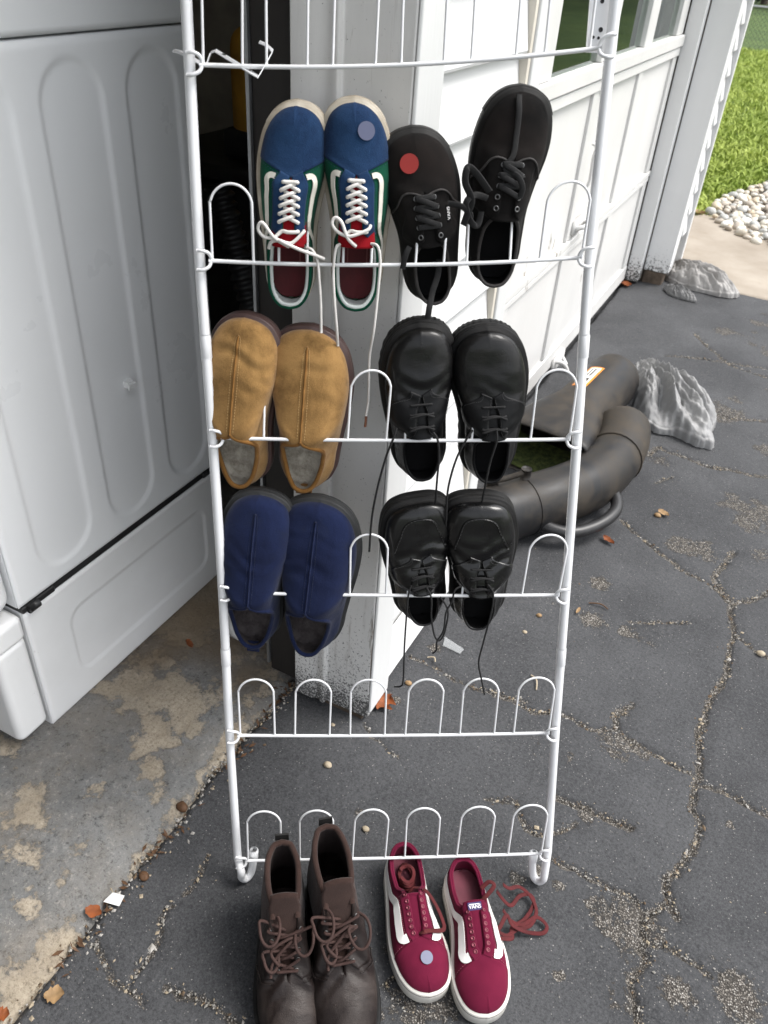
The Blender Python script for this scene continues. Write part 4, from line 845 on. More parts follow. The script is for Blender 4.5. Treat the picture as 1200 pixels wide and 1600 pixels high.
for i, (hp, tp, foot, roll, lab) in enumerate([((672, 457), (655, 197), -1, 0, 'black canvas lace-up shoe with a round red sticker on its toe'), ((762, 430), (798, 134), 1, 0, 'black canvas lace-up shoe tilted right with a lace draped over its toe')]):
    M, L = hang(hp, tp, .084, .032, roll); e, s = plain_shoe('canvas_shoe', lab, M, L, L * (.224 if i == 0 else .196), foot, i + 4)
    tongue(s, 'tongue', M_BLKC, e, .70, .43, .020, .012, .002, -.0035, .3, .024); add_eyelets(s, AB, .90, M_EYE, e)
    E = eyelets(s, AB, .90, .0018)
    for k in range(4 if i == 0 else 3):
        L1, R1, nl, nr = E[k]; a2 = E[min(k + 1, 4)]
        lace('lace', [L1 - nl * .003, L1 + nl * .002, (L1 + R1) / 2 + (nl + nr) * .0015, R1 + nr * .002, R1 - nr * .003], M_BLKL, e, n=18, flat=(.0036, .0009), up=nl + nr)
        if k < 3: lace('lace', [L1 + nl * .001, (L1 + a2[1]) / 2 + (nl + nr) * .003, a2[1] + nr * .001], M_BLKL, e, n=14, flat=(.0034, .0009), up=nl + nr)
    if i == 0:
        c = s.S(1, .175, .80, .0020); mk('sticker', disc(c, s.N(1, .175, .80), .0115, 28, .0004), M_STK_R, e, False)
        sg = -1; P = s.S(sg, .475, .66, .0020); m = frame_on(P, s.N(sg, .475, .66), s.S(sg, .40, .66) - s.S(sg, .52, .66))
        tagp = mk('side_label', (lambda q: (np.array([np.array(m @ Vector((x, y, zz))) for zz in (-.0006, .0003) for x, y in ((-.010, -.0026), (.010, -.0026), (.010, .0026), (-.010, .0026))]), [(4, 5, 6, 7), (0, 1, 5, 4), (1, 2, 6, 5), (2, 3, 7, 6), (3, 0, 4, 7)]))(0), M_BLKI, e, False)
        text_mesh('lettering', 'VANS', .0062, M_WPRINT, e, m @ Matrix.Translation((0, 0, .0005)), .0001)
        lace('lace_end', wpx(M, [(640, 385, .012), (634, 398, .012), (629, 420, .006)], 0), M_BLKL, e, n=20, flat=(.0036, .0009), up=np.array([0, 0, 1.]))
        lace('lace_end', wpx(M, [(686, 405, -.03), (684, 430, -.025), (676, 455, -.008), (671, 480, .004), (668, 500, .004)], 0), M_BLKL, e, n=30, flat=(.0040, .0009), up=np.array([0, .3, 1.]))
        lace('lace_bow', wpx(M, [(700, 318, .02), (720, 322, .022), (735, 335, .018), (732, 350, .012)], 0), M_BLKL, e, n=24, flat=(.0036, .0009), up=np.array([0, .3, 1.]))
    else:
        A_ = [s.S(1, a, t, .003) for a, t in ((.37, .97), (.30, .985), (.22, .985), (.14, .97), (.06, .9), (.03, .7), (.02, .45))]
        lace('lace_end', [E[3][1] + E[3][3] * .002, E[2][1] + E[2][3] * .007, (E[1][1] * .7 + E[1][0] * .3) + E[1][3] * .006] + A_, M_BLKL, e, n=60, flat=(.0036, .0009), up=np.array([-.1, 0, 1.]))
        lace('lace_bow', wpx(M, [(765, 300, .012), (745, 272, .020), (731, 262, .024), (727, 285, .024), (737, 312, .022), (730, 335, .018), (724, 352, .014)], 0), M_BLKL, e, n=50, flat=(.0044, .0009), up=np.array([.2, .5, 1.]))
        lace('lace_bow', wpx(M, [(762, 310, .010), (742, 305, .020), (728, 318, .022), (735, 345, .016), (746, 352, .012), (752, 330, .010)], 0), M_BLKL, e, n=50, flat=(.0040, .0009), up=np.array([.2, .5, 1.]))
        text_mesh('lettering', 'VANS', .017, M_PRINT, e, frame_on((s.L * .385, s.cy(s.L * .4), .0335 * s.k + .002), (0, 0, 1), (-.25, 1., 0)) , .0001)
# ---------------------------------------------------------------- slippers
SLIP = [(0, .925, 0, .047, 0), (.10, .895, 0, .0495, 0), (.22, .79, 0, .060, 0), (.34, .64, 0, .072, 0), (.44, .50, 0, .082, 0), (.50, .405, 0, .088, .0), (.535, .380, .0105, .087, .10), (.570, .368, .0215, .083, .30), (.605, .355, .0305, .076, .62), (.645, .325, .036, .067, .9), (.71, .26, .0355, .060, 1), (.80, .17, .031, .056, 1), (.88, .085, .024, .056, 1), (.94, .036, .0155, .058, 1), (.975, .018, .008, .059, 1), (1, .012, 0, .059, 1)]
FOLDS = {11: [(.82, .022, .0022, 1.2), (.64, .02, .0004, -.8)], 12: [(.80, .026, .0014, -1.0)], 15: [(.60, .022, .0009, -1.2)], 16: [(.82, .016, .0008, .4), (.66, .024, .0012, -.7)]}
def slipper(name, label, M, L, W, foot, c, seed, seam=2):
    e = empty(name, label, 'slipper', group='shoes hung on the rack', matrix=M)
    s = Shoe(L, W, OUT_SNEAK, SLIP, .018, foot, .006, .006, .0014, seed, .72)
    s.fold = FOLDS[seed]
    sole(s, 'sole', c['sole'], e, [(-.010, 0), (.000, .0006), (.0035, .003), (.0040, .010), (.0042, .0105), (.0028, .0115), (.0030, .012), (.0038, .0128), (.0036, .019), (.002, .0205), (-.006, .021)])
    shell(s, 'upper', c['up'], e, .0035)
    lining(s, 'fleece_lining', c['fl'], e, .50, 1., .12, -.0042); insole(s, 'fleece_insole', c['fl'], e, .027, .004, .006)
    mk('edge_binding', tube(rim_pts(s, .50, 1., -.0014, -.0008), .0034, 8), c['bind'], e)
    ridge = lambda dy, off: np.array([(lambda q: q + np.array([0, dy, 0]))(s.S(1 if dy >= 0 else -1, a, 1 - abs(dy) / .055, off) * np.array([1, 1, 1])) - np.array([0, 0, 0]) for a in np.linspace(.01, .495, 70)])
    mid = np.array([s.S(1, a, .998, .0005) for a in np.linspace(.0, .497, 60)])
    mk('centre_seam', tube(mid, .0015, 6), c['bind'], e)
    for dy in (.0042, -.0042):
        sd = 1 if dy > 0 else -1
        ln = np.array([s.S(sd, a, tt, .0005) for a, tt in zip(np.linspace(.015, .495, 90), np.full(90, .935))]); stitches(s, 'seam_stitching', c['st'], e, [ln], .00042)
    return e, s
cT = dict(sole=M_BRSOLE, up=M_TAN, fl=M_FLC, bind=M_TANB, st=M_TANS); cN = dict(sole=M_CHSOLE, up=M_NAVY, fl=M_FLG, bind=M_NAVY, st=M_NAVYS)
for i, (hp, tp, foot, roll, dh, dt, wk, lab) in enumerate([((391, 738), (383, 486), 1, R(-12), .084, .034, .208, 'tan suede slipper nearest the left rail of the rack'), ((482, 745), (497, 507), -1, R(-7), .084, .034, .236, 'tan suede slipper with its heel tab showing, beside the post')]):
    M, L = hang(hp, tp, dh, dt, roll); e, s = slipper('slipper', lab, M, L, L * wk, foot, cT, i + 11)
    if i: mk('heel_tab', box((-.010, -.0115, .026), (.004, .0115, .034)), M_TANB, e, False)
for i, (hp, tp, foot, roll, dh, dt, wk, lab) in enumerate([((405, 980), (404, 760), 1, R(-5), .084, .034, .205, 'navy blue slipper nearest the left rail of the rack'), ((490, 992), (512, 774), -1, R(-9), .084, .034, .228, 'navy blue slipper with a scuffed toe, in front of the post')]):
    M, L = hang(hp, tp, dh, dt, roll); e, s = slipper('slipper', lab, M, L, L * wk, foot, cN, i + 15)
    if i == 0: bevel(mk('heel_tab', box((-.012, -.010, .040), (.007, .010, .046)), M_NAVY, e, False), .0015)
# ---------------------------------------------------------------- black leather lace-ups
DERBY = [(0, .925, 0, .062, 0), (.08, .895, 0, .064, 0), (.18, .81, 0, .068, 0), (.29, .70, 0, .075, 0), (.36, .62, 0, .079, 0), (.40, .575, .002, .083, 0), (.44, .535, .007, .088, .05), (.50, .475, .0085, .094, .10), (.56, .41, .010, .098, .2), (.595, .38, .017, .094, .5), (.64, .34, .027, .084, .85), (.72, .27, .032, .072, 1), (.80, .185, .032, .067, 1), (.88, .095, .028, .069, 1), (.94, .040, .019, .073, 1), (.975, .020, .0105, .075, 1), (1, .014, 0, .0755, 1)]
def derby(name, label, M, L, W, foot, outl, up, qm, solep, seed, wr, lugs, apron=False):
    e = empty(name, label, 'shoe', group='shoes hung on the rack', matrix=M)
    s = Shoe(L, W, outl, DERBY, .034, foot, .010, .0055, wr, seed, .66)
    so = sole(s, 'sole', M_LUG, e, solep, lugs); mk('heel_block', (lambda vf: vf)(box((.004, -W * .62, -.014), (L * .26, W * .62, .002))), M_LUG, so, False)
    shell(s, 'upper', up, e, .003)
    q0 = lambda q: .66 - .66 * sstep(.0, .62, np.array(q)) ** .8
    patch(s, 'quarter', qm, e, (1, -1), .355, .60, lambda q: .80 - .62 * float(sstep(0, .8, np.array(q))), .988, .0022, 34, 10)
    stitches(s, 'stitching', M_THR, e, [line_on(s, sd, list(np.linspace(.36, .585, 7)), [.84, .80, .62, .44, .33, .27, .26], .0028, 60) for sd in (1, -1)] + [line_on(s, sd, list(np.linspace(.37, .60, 4)), [.965] * 4, .0028, 60) for sd in (1, -1)], .0003)
    lining(s, 'lining', M_BLKI, e, .59, 1., .1, -.0034); mk('collar', tube(rim_pts(s, .60, 1., -.0012, -.0006), .0022, 7), qm, e); insole(s, 'insole', M_BLKI, e, .040)
    tongue(s, 'tongue', qm, e, .62, .42, .016, .016, .002, -.004, .35, .026)
    if apron:
        al = [s.S(1, a, t_, .001) for a, t_ in zip(np.linspace(.36, .07, 26), herm([0, .4, .8, 1], [.48, .60, .70, .86], np.linspace(0, 1, 26)))]; ar = [s.S(-1, a, t_, .001) for a, t_ in zip(np.linspace(.36, .07, 26), herm([0, .4, .8, 1], [.48, .60, .70, .86], np.linspace(0, 1, 26)))]
        path = np.array(al + ar[::-1]); mk('apron_seam', tube(path, .0013, 6), up, e); stitches(s, 'apron_stitching', M_THR, e, [path * np.array([.992, .97, 1]) + np.array([.002, 0, .0012])], .0004)
    return e, s
LUGP = [(-.008, 0), (.0060, .001), (.0065, .016), (.0052, .0170), (.0052, .0185), (.0065, .0195), (.0065, .0275), (.0042, .0285), (.0042, .0300), (.0060, .0310), (.0045, .0360), (-.004, .0365)]
DRSP = [(-.008, 0), (.0045, .001), (.0056, .004), (.0056, .020), (.0044, .0208), (.0060, .0218), (.0060, .0300), (.0036, .0325), (-.004, .0345)]
AD = [.425, .49, .555]
def thin_laces(s, e, aa, rows, r=.0016, mat=M_BLKL):
    E = eyelets(s, aa, .86, .0024)
    for k, (L1, R1, nl, nr) in enumerate(E):
        if k == 0: lace('lace', [L1 - nl * .002, L1 + nl * .0016, (L1 + R1) / 2 + (nl + nr) * .0010, R1 + nr * .0016, R1 - nr * .002], mat, e, r, 18)
        else:
            L0, R0, ml, mr = E[k - 1]
            lace('lace', [L1 - nl * .002, L1 + nl * .002, (L1 + R1) / 2 + np.array([.004, .002, .002]), (R1 * .8 + R0 * .2) + nr * .001, R1 * .7 + R0 * .3 - nr * .002], mat, e, r, 18)
            lace('lace', [R1 - nr * .002, R1 + nr * .002, (L1 + R1) / 2 + np.array([.005, -.002, .0005]), (L1 * .8 + L0 * .2) + nl * .001, L1 * .7 + L0 * .3 - nl * .002], mat, e, r, 18)
    return E
for i, (hp, tp, foot, roll, wk, lab) in enumerate([((654, 722), (641, 498), 1, 0, .218, 'scuffed black leather lace-up shoe with lugged sole, middle row left'), ((756, 725), (768, 501), -1, 0, .228, 'clean black leather lace-up shoe with lugged sole, middle row right')]):
    M, L = hang(hp, tp, .086, .036, roll); e, s = derby('leather_shoe', lab, M, L, L * wk, foot, OUT_SNEAK, M_LEA, M_LEAQ, LUGP, i + 21, .0016 if i == 0 else .0008, .0008)
    thin_laces(s, e, AD, 3)
    if i == 0:
        lace('lace_end', wpx(M, [(620, 668, .018), (615, 684, .020), (603, 715, .018), (590, 762, .014), (581, 810, .010), (577, 862, .004)], 0), M_BLKL, e, .0016, 50)
        lace('lace_end', wpx(M, [(677, 676, .018), (684, 688, .020), (686, 715, .016), (683, 750, .010), (680, 790, -.01)], 0), M_BLKL, e, .0016, 40)
    else:
        lace('lace_end', wpx(M, [(739, 672, .018), (728, 688, .020), (712, 720, .018), (700, 765, .014), (697, 810, .002), (694, 860, -.03), (690, 905, -.05)], 0), M_BLKL, e, .0016, 50)
        lace('lace_end', wpx(M, [(776, 672, .018), (776, 690, .020), (766, 722, .016), (758, 760, .010), (750, 800, -.02)], 0), M_BLKL, e, .0016, 40)
for i, (hp, tp, foot, roll, wk, lab) in enumerate([((656, 943), (637, 771), 1, R(2), .242, 'shiny black dress shoe on the third tier, next to the free loop'), ((740, 948), (756, 766), -1, R(-2), .242, 'shiny black dress shoe on the third tier, nearest the right rail')]):
    M, L = hang(hp, tp, .082, .034, roll); e, s = derby('dress_shoe', lab, M, L, L * wk, foot, OUT_SQUARE, M_SHINY, M_SHINY, DRSP, i + 31, .0020, None, True)
    thin_laces(s, e, AD, 3, .0015)
    if i == 0:
        lace('lace_end', wpx(M, [(643, 915, .016), (638, 930, .018), (635, 965, .018), (632, 1010, .016), (630, 1062, .012), (626, 1072, .010), (616, 1073, .006)], 0), M_BLKL, e, .0014, 60)
        lace('lace_end', wpx(M, [(666, 917, .016), (674, 935, .018), (674, 965, .018), (679, 993, .018), (686, 1001, .018), (694, 990, .018), (700, 960, .018), (696, 945, .018), (688, 933, .016)], 0), M_BLKL, e, .0014, 60)
    else:
        lace('lace_end', wpx(M, [(722, 916, .016), (711, 922, .019), (706, 940, .019), (697, 957, .019), (693, 985, .019), (683, 1002, .018), (682, 1015, .018), (676, 1021, .016)], 0), M_BLKL, e, .0014, 60)
        lace('lace_end', wpx(M, [(762, 913, .016), (770, 925, .019), (770, 945, .019), (763, 975, .018), (755, 1005, .018), (748, 1035, .016), (752, 1060, .014), (757, 1085, .012)], 0), M_BLKL, e, .0014, 60)
# ---------------------------------------------------------------- maroon sneakers on the drive
def stand(heel_px, toe_px, zh=0.006, roll=0.):
    h = at_z(*heel_px, .004); t_ = at_z(*toe_px, .004); return shoe_matrix(h + np.array([0, 0, .001]), t_ - h, (0, 0, 1)), np.linalg.norm(t_ - h)
cM = dict(bump=False, sole=M_WRUB, line=basic('dark_sole_line', (.05, .03, .035), .6), upper=M_MAR, toe=M_MAR, stay=M_MAR, stripe=M_WSTR, heel=M_MAR, lining=M_MAR, edge=M_MAR, insole=M_MARI, sw=1.4, stitch=basic('maroon_thread', (.30, .09, .12), .8))
AM = [.352, .39, .428, .466, .504, .542, .577]
SN = []
for i, (hp, tp, foot, lab) in enumerate([((625, 1347), (659, 1568), 1, 'maroon sneaker with white side stripe and a round blue sticker on the toe'), ((714, 1370), (769, 1598), -1, 'maroon sneaker with white side stripe and long loose lace on the asphalt')]):
    M, L = stand(hp, tp); e, s = skate_shoe('sneaker', lab, 'maroon sneakers on the driveway', M, L, L * .192, -foot, cM, AM, i + 41); SN.append((e, s, M))
    P, to = tongue(s, 'tongue', M_MAR, e, .70, .44, .019, .024 if i else .006, .004, -.0045, .30, .025)
    add_eyelets(s, AM, .90, M_MAREY, e, .0027, .0007, .0022)
    if i == 0:
        c = s.S(1, .20, .93, .0034); mk('sticker', disc(c, s.N(1, .20, .93), .0098, 28, .0004), M_STK_B, e, False)
        E = eyelets(s, AM, .90, .003)
        lace('lace', [E[0][0] * .5 + E[0][1] * .5 + np.array([.0, 0, -.002]), E[0][1] * .5 + E[0][0] * .5 + np.array([.002, .006, .004]), s.S(1, .36, .86, .005), s.S(1, .40, .50, .010), s.S(1, .47, .45, .012), s.S(1, .56, .55, .010), s.S(1, .62, .95, .004), s.S(1, .66, 1., -.006) + np.array([0, -.012, -.004])], M_MARL, e, n=60, flat=(.0036, .0008), up=np.array([0, .4, 1.]))
        for q in range(5):
            th = np.linspace(0, 5.2, 12) + q * 1.3; lace('lace_coil', [(s.L * .22 + .024 * math.cos(x) * (1 - .1 * q), s.cy(s.L * .2) + .012 * math.sin(x), .036 + .004 * q + .003 * math.sin(2 * x + q)) for x in th], M_MARL, e, n=50, flat=(.0034, .0008), up=np.array([.3, .2 * (q - 2), 1.]))
    else:
        tp_ = P[-2].mean(0); n = np.cross(P[-2, 8] - P[-2, 2], P[-5, 5] - P[-2, 5]); n = n / np.linalg.norm(n); n *= np.sign(n[2])
        cen = P[-4, 5] + n * .0022; m = frame_on(cen, n, P[-2, 8] - P[-2, 2])
        mk('tongue_tag', (np.array([np.array(m @ Vector((x, y, zz))) for zz in (-.002, .0) for x, y in ((-.0115, -.006), (.0115, -.006), (.0115, .006), (-.0115, .006))]), [(4, 5, 6, 7), (0, 1, 5, 4), (1, 2, 6, 5), (2, 3, 7, 6), (3, 0, 4, 7)]), M_NAVYTAG, e, False)
        text_mesh('lettering', 'VANS', .0082, M_WPRINT, e, m @ Matrix.Translation((0, -.0008, .0004)), .0001, .0001)
        mk('lettering_bar', (np.array([np.array(m @ Vector((x, y, .0005))) for x, y in ((-.0085, .0026), (.008, .0026), (.008, .0036), (-.0095, .0036))]), [(0, 1, 2, 3)]), M_WPRINT, e, False)
        def gl(px, z): return to_local(M, [at_z(px[0], px[1], z)])[0]
        loops = [[((786, 1382), .075), ((796, 1388), .06), ((812, 1386), .02), ((830, 1402), .012), ((838, 1425), .012), ((828, 1446), .012), ((808, 1452), .016), ((792, 1462), .03), ((776, 1455), .05), ((768, 1462), .06)],
                 [((768, 1462), .06), ((780, 1450), .055), ((792, 1430), .045), ((800, 1445), .03), ((822, 1456), .012), ((848, 1458), .008), ((854, 1446), .008), ((838, 1433), .012), ((818, 1444), .014), ((800, 1440), .02), ((786, 1422), .04)],
                 [((776, 1392), .06), ((790, 1410), .04), ((800, 1414), .03), ((812, 1400), .016), ((828, 1398), .012), ((834, 1412), .010), ((820, 1436), .012), ((800, 1450), .02), ((800, 1466), .025), ((780, 1466), .05)],
                 [((752, 1388), .07), ((764, 1378), .078), ((772, 1384), .078), ((758, 1402), .07), ((746, 1412), .06)]]
        for lp_ in loops: lace('loose_lace', [gl(a, b) for a, b in lp_], M_MARL, e, n=70, flat=(.0036, .0008), up=np.array([.1, .3, 1.]))
# ---------------------------------------------------------------- brown boots
BOOT = [(0, .925, 0, .060, 0), (.08, .89, 0, .063, 0), (.18, .80, 0, .072, 0), (.27, .70, 0, .084, 0), (.32, .645, .002, .093, 0), (.37, .60, .009, .103, .02), (.43, .555, .013, .118, .06), (.49, .515, .017, .136, .15), (.54, .49, .020, .155, .28), (.575, .465, .023, .170, .5), (.605, .42, .022, .178, .85), (.66, .36, .0255, .184, 1), (.74, .27, .0285, .185, 1), (.82, .17, .028, .188, 1), (.89, .095, .022, .191, 1), (.95, .05, .014, .191, 1), (1, .035, 0, .192, 1)]
for i, (hp, tp, foot, lab) in enumerate([((443, 1396), (449, 1668), 1, 'brown leather lace-up boot standing on the drive, left of the pair'), ((505, 1379), (557, 1662), -1, 'brown leather lace-up boot standing on the drive, beside the maroon sneaker')]):
    M, L = stand(hp, tp); e = empty('ankle_boot', lab, 'boot', group='brown boots on the driveway', matrix=M)
    s = Shoe(L, L * .188, OUT_SNEAK, BOOT, .024, -foot, .008, .004, .0034, i + 51, .62)
    so = sole(s, 'sole', M_LUG, e, [(-.008, 0), (.003, .001), (.004, .004), (.004, .016), (.0032, .0165), (.0032, .0178), (.0042, .0185), (.0042, .0235), (.002, .0255), (-.004, .0265)])
    shell(s, 'upper', M_BRN, e, .0035)
    patch(s, 'shaft', M_BRNS, e, (1, -1), .50, 1., lambda q: .50 - .08 * q, .99, .0012, 40, 14)
    patch(s, 'lace_stay', M_BRN, e, (1, -1), .335, .585, lambda q: .74 - .22 * float(sstep(0, .3, np.array(q))), .985, .0020, 36, 8)
    for sd in (1, -1): mk('side_panel', tube(line_on(s, sd, [.33, .40, .48, .56], [.70, .45, .32, .05], .0016, 30), .0010, 5), M_BRN, e)
    lining(s, 'lining', M_BRNLIN, e, .56, 1., .45, -.004); mk('collar', tube(rim_pts(s, .575, 1., -.0025, -.002), .0048, 9), M_BRNS, e)
    insole(s, 'insole', M_BRNLIN, e, .032)
    P, to = tongue(s, 'tongue', M_BRNS, e, .66, .485, .024, .066, .006, -.012, .25, .026)
    bevel(mk('pull_loop', box((.003, -.011, .165 * s.k), (.0065, .011, .203 * s.k)), M_BLKR, e, False), .001)
    AO = [.352, .40, .448, .496, .542]; E = eyelets(s, AO, .88, .0026); add_eyelets(s, AO, .88, M_EYE, e, .0028, .0008, .0026)
    for pth in criss(E, .0026): lace('lace', pth, M_BRNL, e, .0024, 20)
    rr = random.Random(90 + i)
    for q in range(3):       # loose loops lying over the throat
        a0 = AO[2 + q % 3]; sd = 1 if q % 2 else -1; b = s.S(sd, a0, .88, .003); r1 = rr.uniform(.012, .020); ph = rr.uniform(-.9, .9)
        cpt = b + np.array([rr.uniform(-.006, .014), sd * r1 * rr.uniform(-.1, .45), .008 + .003 * q])
        lace('lace_loop', [b] + [cpt + np.array([r1 * math.cos(x) * 1.25 + .004, sd * r1 * .8 * math.sin(x), .007 * math.sin(x * .5 + q) - (.012 if math.cos(x) > 0 else 0) * math.cos(x)]) for x in np.linspace(-2.4 + ph, 2.6 + ph, 9)] + [b * .5 + s.S(-sd, a0, .88, .006) * .5], M_BRNL, e, .0024, 60)
    for q in range(2):
        b0 = s.S(1, AO[3], .9, .004); b1 = s.S(-1, AO[1 + q], .9, .004); lace('lace_end', [b0, b0 * .6 + b1 * .4 + np.array([0, 0, .014]), b1 + np.array([.006, -.004, .010]), b1 + np.array([.022, .008 * (q * 2 - 1), -.002])], M_BRNL, e, .0024, 30)
# ================================================================== THINGS LYING AROUND
def inpoly(P, x, y):
    c = False; n = len(P)
    for i in range(n):
        (x0, y0), (x1, y1) = P[i][:2], P[(i + 1) % n][:2]
        if (y0 > y) != (y1 > y) and x < (x1 - x0) * (y - y0) / (y1 - y0) + x0: c = not c
    return c
def blob(rx, ry, rz, nu=40, nv=22, amp=.3, fr=3., seed=0, flat=True, ridge=False):
    U = np.linspace(0, 2 * math.pi, nu, endpoint=False); V = np.linspace(0, math.pi, nv); P = np.zeros((nv, nu, 3))
    for i, v_ in enumerate(V):
        d = np.stack([np.sin(v_) * np.cos(U), np.sin(v_) * np.sin(U), np.full(nu, np.cos(v_))], -1)
        n = fbm(d[:, 0] * fr + d[:, 2] * 1.7 + 20, d[:, 1] * fr - d[:, 2] * 1.3 + 20, 4, seed)
        if ridge: n = 1 - np.abs(n - .5) * 3.2 + .25 * fbm(d[:, 0] * fr * 3 + 9, d[:, 1] * fr * 3 + d[:, 2] * fr * 2 + 9, 3, seed + 3)
        P[i] = d * (1 + amp * (n - .5))[:, None] * np.array([rx, ry, rz])
    if flat: P[..., 2] = np.where(P[..., 2] < -.55 * rz, -.55 * rz + (P[..., 2] + .55 * rz) * .1, P[..., 2]); P[..., 2] += .62 * rz
    return grid(P[:, ::-1], False, True)
# ---- river stones
pal = [(.62, .58, .50), (.50, .45, .37), (.70, .68, .62), (.42, .37, .31), (.55, .46, .34), (.40, .40, .38)]
SM = [basic('river_stone_%s' % n, c, .55, .18, 30, 80, .2) for n, c in zip(('cream', 'tan', 'white', 'brown', 'buff', 'grey'), pal)]
smesh = []
for k in range(12):
    me = mesh_data('stone', *blob(.5, .38, .27, 12, 8, .35, 1.6, k + 3, False)); me.materials.append(SM[k % 6]); smesh.append(me)
poly = [(1106, 331), (1122, 313), (1150, 303), (1175, 293), (1215, 280), (1275, 270), (1290, 405), (1215, 388), (1185, 379), (1152, 367), (1128, 352)]
bed = empty('river_stone_bed', 'bed of pale rounded river stones between walk and lawn', 'stone bed', tuple(at_z(1170, 330)))
pr = random.Random(5); pts = []; tries = 0
while len(pts) < 299 and tries < 9000:
    tries += 1; x, y = pr.uniform(1105, 1280), pr.uniform(270, 405)
    if not inpoly(poly, x, y): continue
    g = at_z(x, y, .012); sz = pr.uniform(.036, .080)
    if any((g[0] - q[0]) ** 2 + (g[1] - q[1]) ** 2 < (.40 * (sz + q[3])) ** 2 for q in pts): continue
    pts.append((*g, sz))
for g in pts:
    o = bpy.data.objects.new('stone', pr.choice(smesh)); col.objects.link(o); o.parent = bed
    o.location = Vector(g[:3]) - bed.location + Vector((0, 0, pr.uniform(-.004, .012))); o.scale = (g[3] * pr.uniform(.9, 1.2),) * 3; o.rotation_euler = (pr.uniform(-.5, .5), pr.uniform(-.5, .5), pr.uniform(0, 6.3))
gp = [at_z(x, y, -.0)[:2] for x, y in poly]; n = len(gp)
mk('soil', (np.array([(p[0], p[1], -.012) for p in gp]) - np.array(bed.location), [tuple(range(n))]), basic('stone_bed_soil', (.12, .10, .08), 1, .4, 30), bed, False)
# ---- grass
N = 95000; gxv = rng.uniform(-4.2, 1.3, N); gyv = 5.55 + (rng.uniform(0, 1, N) ** 1.7) * 11.5
m = (np.hypot(gxv, 0) < 99) & ~((gxv > -.52) & (gyv < 5.72)); keep = [i for i in np.where(m)[0] if not (gyv[i] < 8.5 and inpoly(gp, gxv[i], gyv[i]))]
gxv, gyv = gxv[keep], gyv[keep]; n = len(gxv); h = rng.uniform(.04, .085, n); an = rng.uniform(0, 6.28, n); ln = rng.uniform(.02, .07, n); w = rng.uniform(.004, .009, n)
b0 = np.stack([gxv + np.cos(an) * w, gyv + np.sin(an) * w, np.full(n, -.045)], -1); b1 = np.stack([gxv - np.cos(an) * w, gyv - np.sin(an) * w, np.full(n, -.045)], -1)
an2 = rng.uniform(0, 6.28, n); md = np.stack([gxv + np.cos(an2) * ln * .4, gyv + np.sin(an2) * ln * .4, -.045 + h * .7], -1); tp = np.stack([gxv + np.cos(an2) * ln * 1.3, gyv + np.sin(an2) * ln * 1.3, -.045 + h * .92], -1)
V = np.stack([b0, b1, md + (b1 - b0) * .45, md - (b1 - b0) * .45, tp], 1).reshape(-1, 3)
me = bpy.data.meshes.new('grass'); me.vertices.add(len(V)); me.vertices.foreach_set('co', V.ravel().astype(np.float32))
k = np.arange(n) * 5; quad = np.stack([k, k + 1, k + 2, k + 3], 1); tri = np.stack([k + 3, k + 2, k + 4], 1)
loops_ = np.concatenate([quad.ravel(), tri.ravel()]); me.loops.add(len(loops_)); me.loops.foreach_set('vertex_index', loops_.astype(np.int32)); me.polygons.add(2 * n)
me.polygons.foreach_set('loop_start', np.concatenate([np.arange(n) * 4, 4 * n + np.arange(n) * 3]).astype(np.int32)); me.update(); me.validate()
t = NT('grass_blade'); k = t.mix(t.ramp(t.noise(1.2, 4), [(.3, 0), (.7, 1)]), (.22, .31, .045), (.37, .44, .09)); k = t.mix(t.ramp(t.noise(26, 2), [(.4, 0), (.75, .6)]), k, (.42, .50, .12)); t.color(k); t.rough(.6); t.b.inputs['Specular IOR Level'].default_value = .25
t.b.inputs['Subsurface Weight'].default_value = 0
tag(obj('grass', me, t.m), 'bright green lawn grass beyond the garage corner', kind='stuff')
# ---- chain-link fence and shrubs far behind
FY = 17.4; zt = at_plane(1186, 11, (0, FY, 0), (0, 1, 0))[2]; fe = empty('chain_link_fence', 'grey chain-link fence across the far lawn', 'fence', (-1.5, FY, -.04)); fl = lambda vf: (np.asarray(vf[0]) - np.array([-1.5, FY, -.04]), vf[1])
mk('top_rail', fl(tube([(-8, FY, zt), (5, FY, zt)], .024, 8)), M_GALV, fe)
for x in (-7.5, -4.6, -.35, 2.8): mk('post', fl(tube([(x, FY + .03, -.1), (x, FY + .03, zt + .03)], .027, 8)), M_GALV, fe)
wires = []; hz = zt + .04
for x in np.arange(-5.5, 3, .075):
    for sg in (1, -1):
        wires.append(tube([(x, FY, -.04), (x + sg * hz * .9, FY, zt - .02)], .0022, 3, cap=False))
mk('wire_mesh', fl(join(*wires)), basic('wire', (.14, .15, .14), .5, .2, 20, metal=.5), fe, False)
LEAFM = [basic('shrub_leaf_%s' % q, c, .55, .4, 3, c2=sc(c, 1.7)) for q, c in (('dark', (.014, .034, .012)), ('mid', (.026, .055, .015)))]
M_BARK = basic('bark', (.06, .045, .035), .9, .3, 10)
